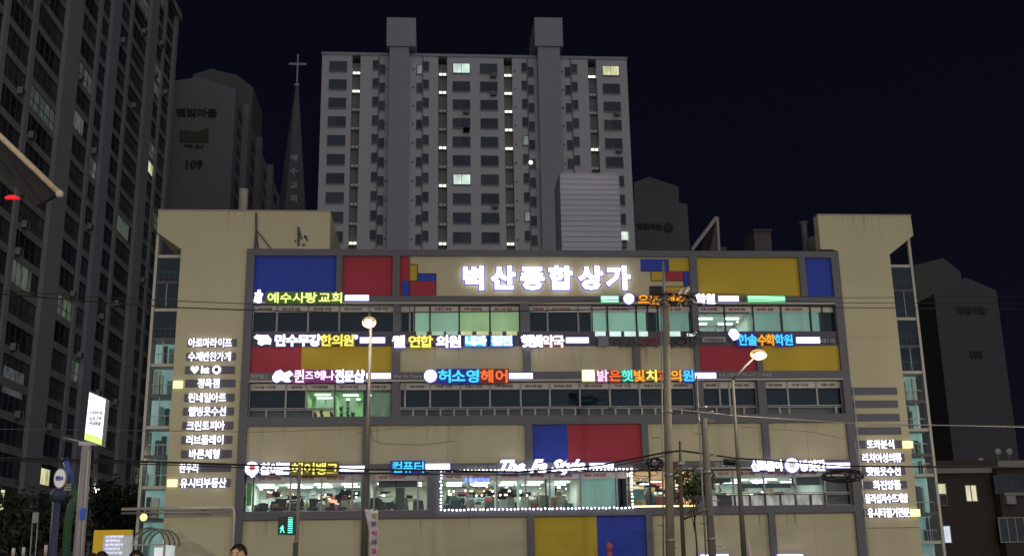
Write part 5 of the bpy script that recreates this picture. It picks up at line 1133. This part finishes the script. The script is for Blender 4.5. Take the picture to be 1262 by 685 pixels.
# ================================================================== PEOPLE
SKIN = mat('skin', (.48, .29, .21), .55, .06, 8); HAIR = mat('black_hair', (.012, .010, .010), .5, .2, 20)
def person(px, py, Y, label, coat, trousers, turn=0.0, h=1.68, ground=.12):
    tp = at(px, py, Y); ground = ground; h = tp.z-ground
    t = thing('person', label, 'person', (tp.x, Y, ground), 'people at the foot of the picture', turn)
    s = h/1.7
    J = {'pel': (0,0,.92), 'sp': (0,0,1.12), 'ch': (0,0,1.32), 'nk': (0,-.01,1.46), 'hd': (0,-.02,1.53),
         'hl': (-.1,0,.88), 'kl': (-.11,-.02,.48), 'al': (-.11,.02,.08), 'tl': (-.12,-.14,.03), 'hr': (.1,0,.88), 'kr': (.11,-.02,.48), 'ar': (.11,.02,.08), 'tr': (.12,-.14,.03),
         'sl': (-.19,0,1.38), 'el': (-.25,.03,1.10), 'wl': (-.25,-.06,.86), 'pl': (-.25,-.08,.78), 'sr': (.19,0,1.38), 'er': (.25,.03,1.10), 'wr': (.25,-.06,.86), 'pr': (.25,-.08,.78)}
    R = {'pel': .14, 'sp': .125, 'ch': .14, 'nk': .055, 'hd': .06, 'hl': .09, 'kl': .06, 'al': .042, 'tl': .035, 'hr': .09, 'kr': .06, 'ar': .042, 'tr': .035, 'sl': .065, 'el': .045, 'wl': .03, 'pl': .035, 'sr': .065, 'er': .045, 'wr': .03, 'pr': .035}
    E_ = [('pel','sp'),('sp','ch'),('ch','nk'),('nk','hd'),('pel','hl'),('hl','kl'),('kl','al'),('al','tl'),('pel','hr'),('hr','kr'),('kr','ar'),('ar','tr'),('ch','sl'),('sl','el'),('el','wl'),('wl','pl'),('ch','sr'),('sr','er'),('er','wr'),('wr','pr')]
    for sd_, sg in (('l', -1), ('r', 1)):
        for f_ in range(4):
            k = 'f%s%d' % (sd_, f_); b0 = J['p'+sd_]; L_ = (.055, .075, .08, .065)[f_]
            J[k+'a'] = (b0[0]+sg*.005, b0[1]-.03+f_*.02, b0[2]-.03); J[k+'b'] = (b0[0]-sg*.005, b0[1]-.032+f_*.02, b0[2]-.03-L_); R[k+'a'] = .010; R[k+'b'] = .008
            E_ += [('p'+sd_, k+'a'), (k+'a', k+'b')]
        J['th'+sd_] = (b0[0]-sg*.02, b0[1]-.06, b0[2]-.02); R['th'+sd_] = .011; E_.append(('p'+sd_, 'th'+sd_))
    ks = list(J); me = bpy.data.meshes.new('body'); me.from_pydata([tuple(c*s for c in J[k]) for k in ks], [(ks.index(a), ks.index(b)) for a, b in E_], [])
    o = bpy.data.objects.new('body', me); TMP.collection.objects.link(o); md = o.modifiers.new('skin', 'SKIN'); md.use_smooth_shade = True
    for i, k in enumerate(ks): me.skin_vertices[0].data[i].radius = (R[k]*s, R[k]*s*.85)
    me.skin_vertices[0].data[0].use_root = True
    o.modifiers.new('sub', 'SUBSURF').render_levels = 1; o.modifiers['sub'].levels = 1
    TMP.view_layers[0].update(); dg = TMP.view_layers[0].depsgraph; m2 = bpy.data.meshes.new_from_object(o.evaluated_get(dg)); bpy.data.objects.remove(o)
    m2.materials.clear()
    for q_ in (coat, trousers, SKIN, BLACK): m2.materials.append(q_)
    for p in m2.polygons:
        z = p.center.z/s; xx = abs(p.center.x)/s
        p.material_index = 2 if (z > 1.43 or (xx > .2 and z < .88)) else (3 if z < .09 else (1 if (z < .93 and xx < .21) else 0)); p.use_smooth = True
    body = bpy.data.objects.new('body', m2); COL.objects.link(body); body.parent = t
    # head with face
    m = MB(); hz = 1.575*s
    m.ball((0, -.02, hz), .105*s, SKIN, 20, 14, (.78, .92, 1.12)); m.tube([(0, -.112*s-.0, hz+.015*s), (0, -.135*s, hz-.022*s), (0, -.11*s, hz-.03*s)], [.010*s, .016*s, .012*s], SKIN, 8)
    for sg in (-1, 1): m.ball((sg*.083*s, -.01, hz-.005), .026*s, SKIN, 8, 6, (.4, .8, 1.2))
    hd = m.build('head', None, smooth=True); hd.parent = t
    m = MB()
    for sg in (-1, 1): m.ball((sg*.033*s, -.108*s, hz+.008*s), .011*s, BLACK, 8, 6, (1.3, .6, .7)); m.box(sg*.033*s-.018*s, sg*.033*s+.018*s, -.114*s, -.106*s, hz+.03*s, hz+.036*s, HAIR)
    m.box(-.022*s, .022*s, -.112*s, -.104*s, hz-.056*s, hz-.048*s, mat('lips', (.38, .14, .12), .5, 0)); q_ = m.build('face', None); q_.parent = t
    # hair: cap of many tufts
    V = []; Fc = []; rnd = random.Random(int(px)); m = MB()
    m.ball((0, .005*s, hz+.03*s), .112*s, HAIR, 20, 12, (.86, .98, .98))
    hv = MB(); c0_ = Vector((0, .005*s, hz+.03*s))
    for k in range(420):
        a = rnd.uniform(0, 2*math.pi); el = rnd.uniform(-.25, 1.5); d = Vector((math.cos(a)*math.cos(el)*.86, math.sin(a)*math.cos(el)*.98, math.sin(el)*.98))
        if d.y < -.45 and d.z < .22: continue
        p0_ = c0_+d*.108*s; dr = (Vector((rnd.gauss(0, .4), rnd.gauss(0, .4)-.3, -.9))+d*.35).normalized(); sd2 = d.cross(dr).normalized()*.006*s
        hv.add([p0_-sd2, p0_+sd2, p0_+dr*.035*s+d*.008*s], [(0, 1, 2)], HAIR)
    # cut the cap away from the face
    keep = []
    for f, mi in zip(m.f, m.m):
        c = sum((Vector(m.v[i]) for i in f), Vector())/len(f)
        if not (c.y < -.035*s and c.z < hz+.055*s) and c.z > hz-.075*s: keep.append(f)
    m.f = keep; m.m = [0]*len(keep); hv_n = len(m.v); m.v += hv.v; m.f += [[i+hv_n for i in f] for f in hv.f]; m.m += [0]*len(hv.f)
    q_ = m.build('hair', None, smooth=True); q_.parent = t
    return t
CT = [mat('coat_%d' % i, c, .8, .1, 6) for i, c in enumerate([(.03, .035, .05), (.10, .10, .11), (.04, .03, .03), (.08, .05, .05)])]
person(294.5, 670.5, -37, 'person with short black hair in a dark coat near the left grey column', CT[0], CT[2], -.25)
person(168.5, 678, -34, 'person with dark hair before the glass canopy, head just in view', CT[1], CT[0], .3, ground=.0)
person(126, 679.5, -32, 'person seen from behind before the yellow board, right of another', CT[2], CT[1], 3.0, ground=0.0)
person(114, 681.5, -30.5, 'person at the left foot of the yellow board, leftmost of the heads', CT[3], CT[1], 2.7, ground=0.0)

bpy.data.scenes.remove(TMP)
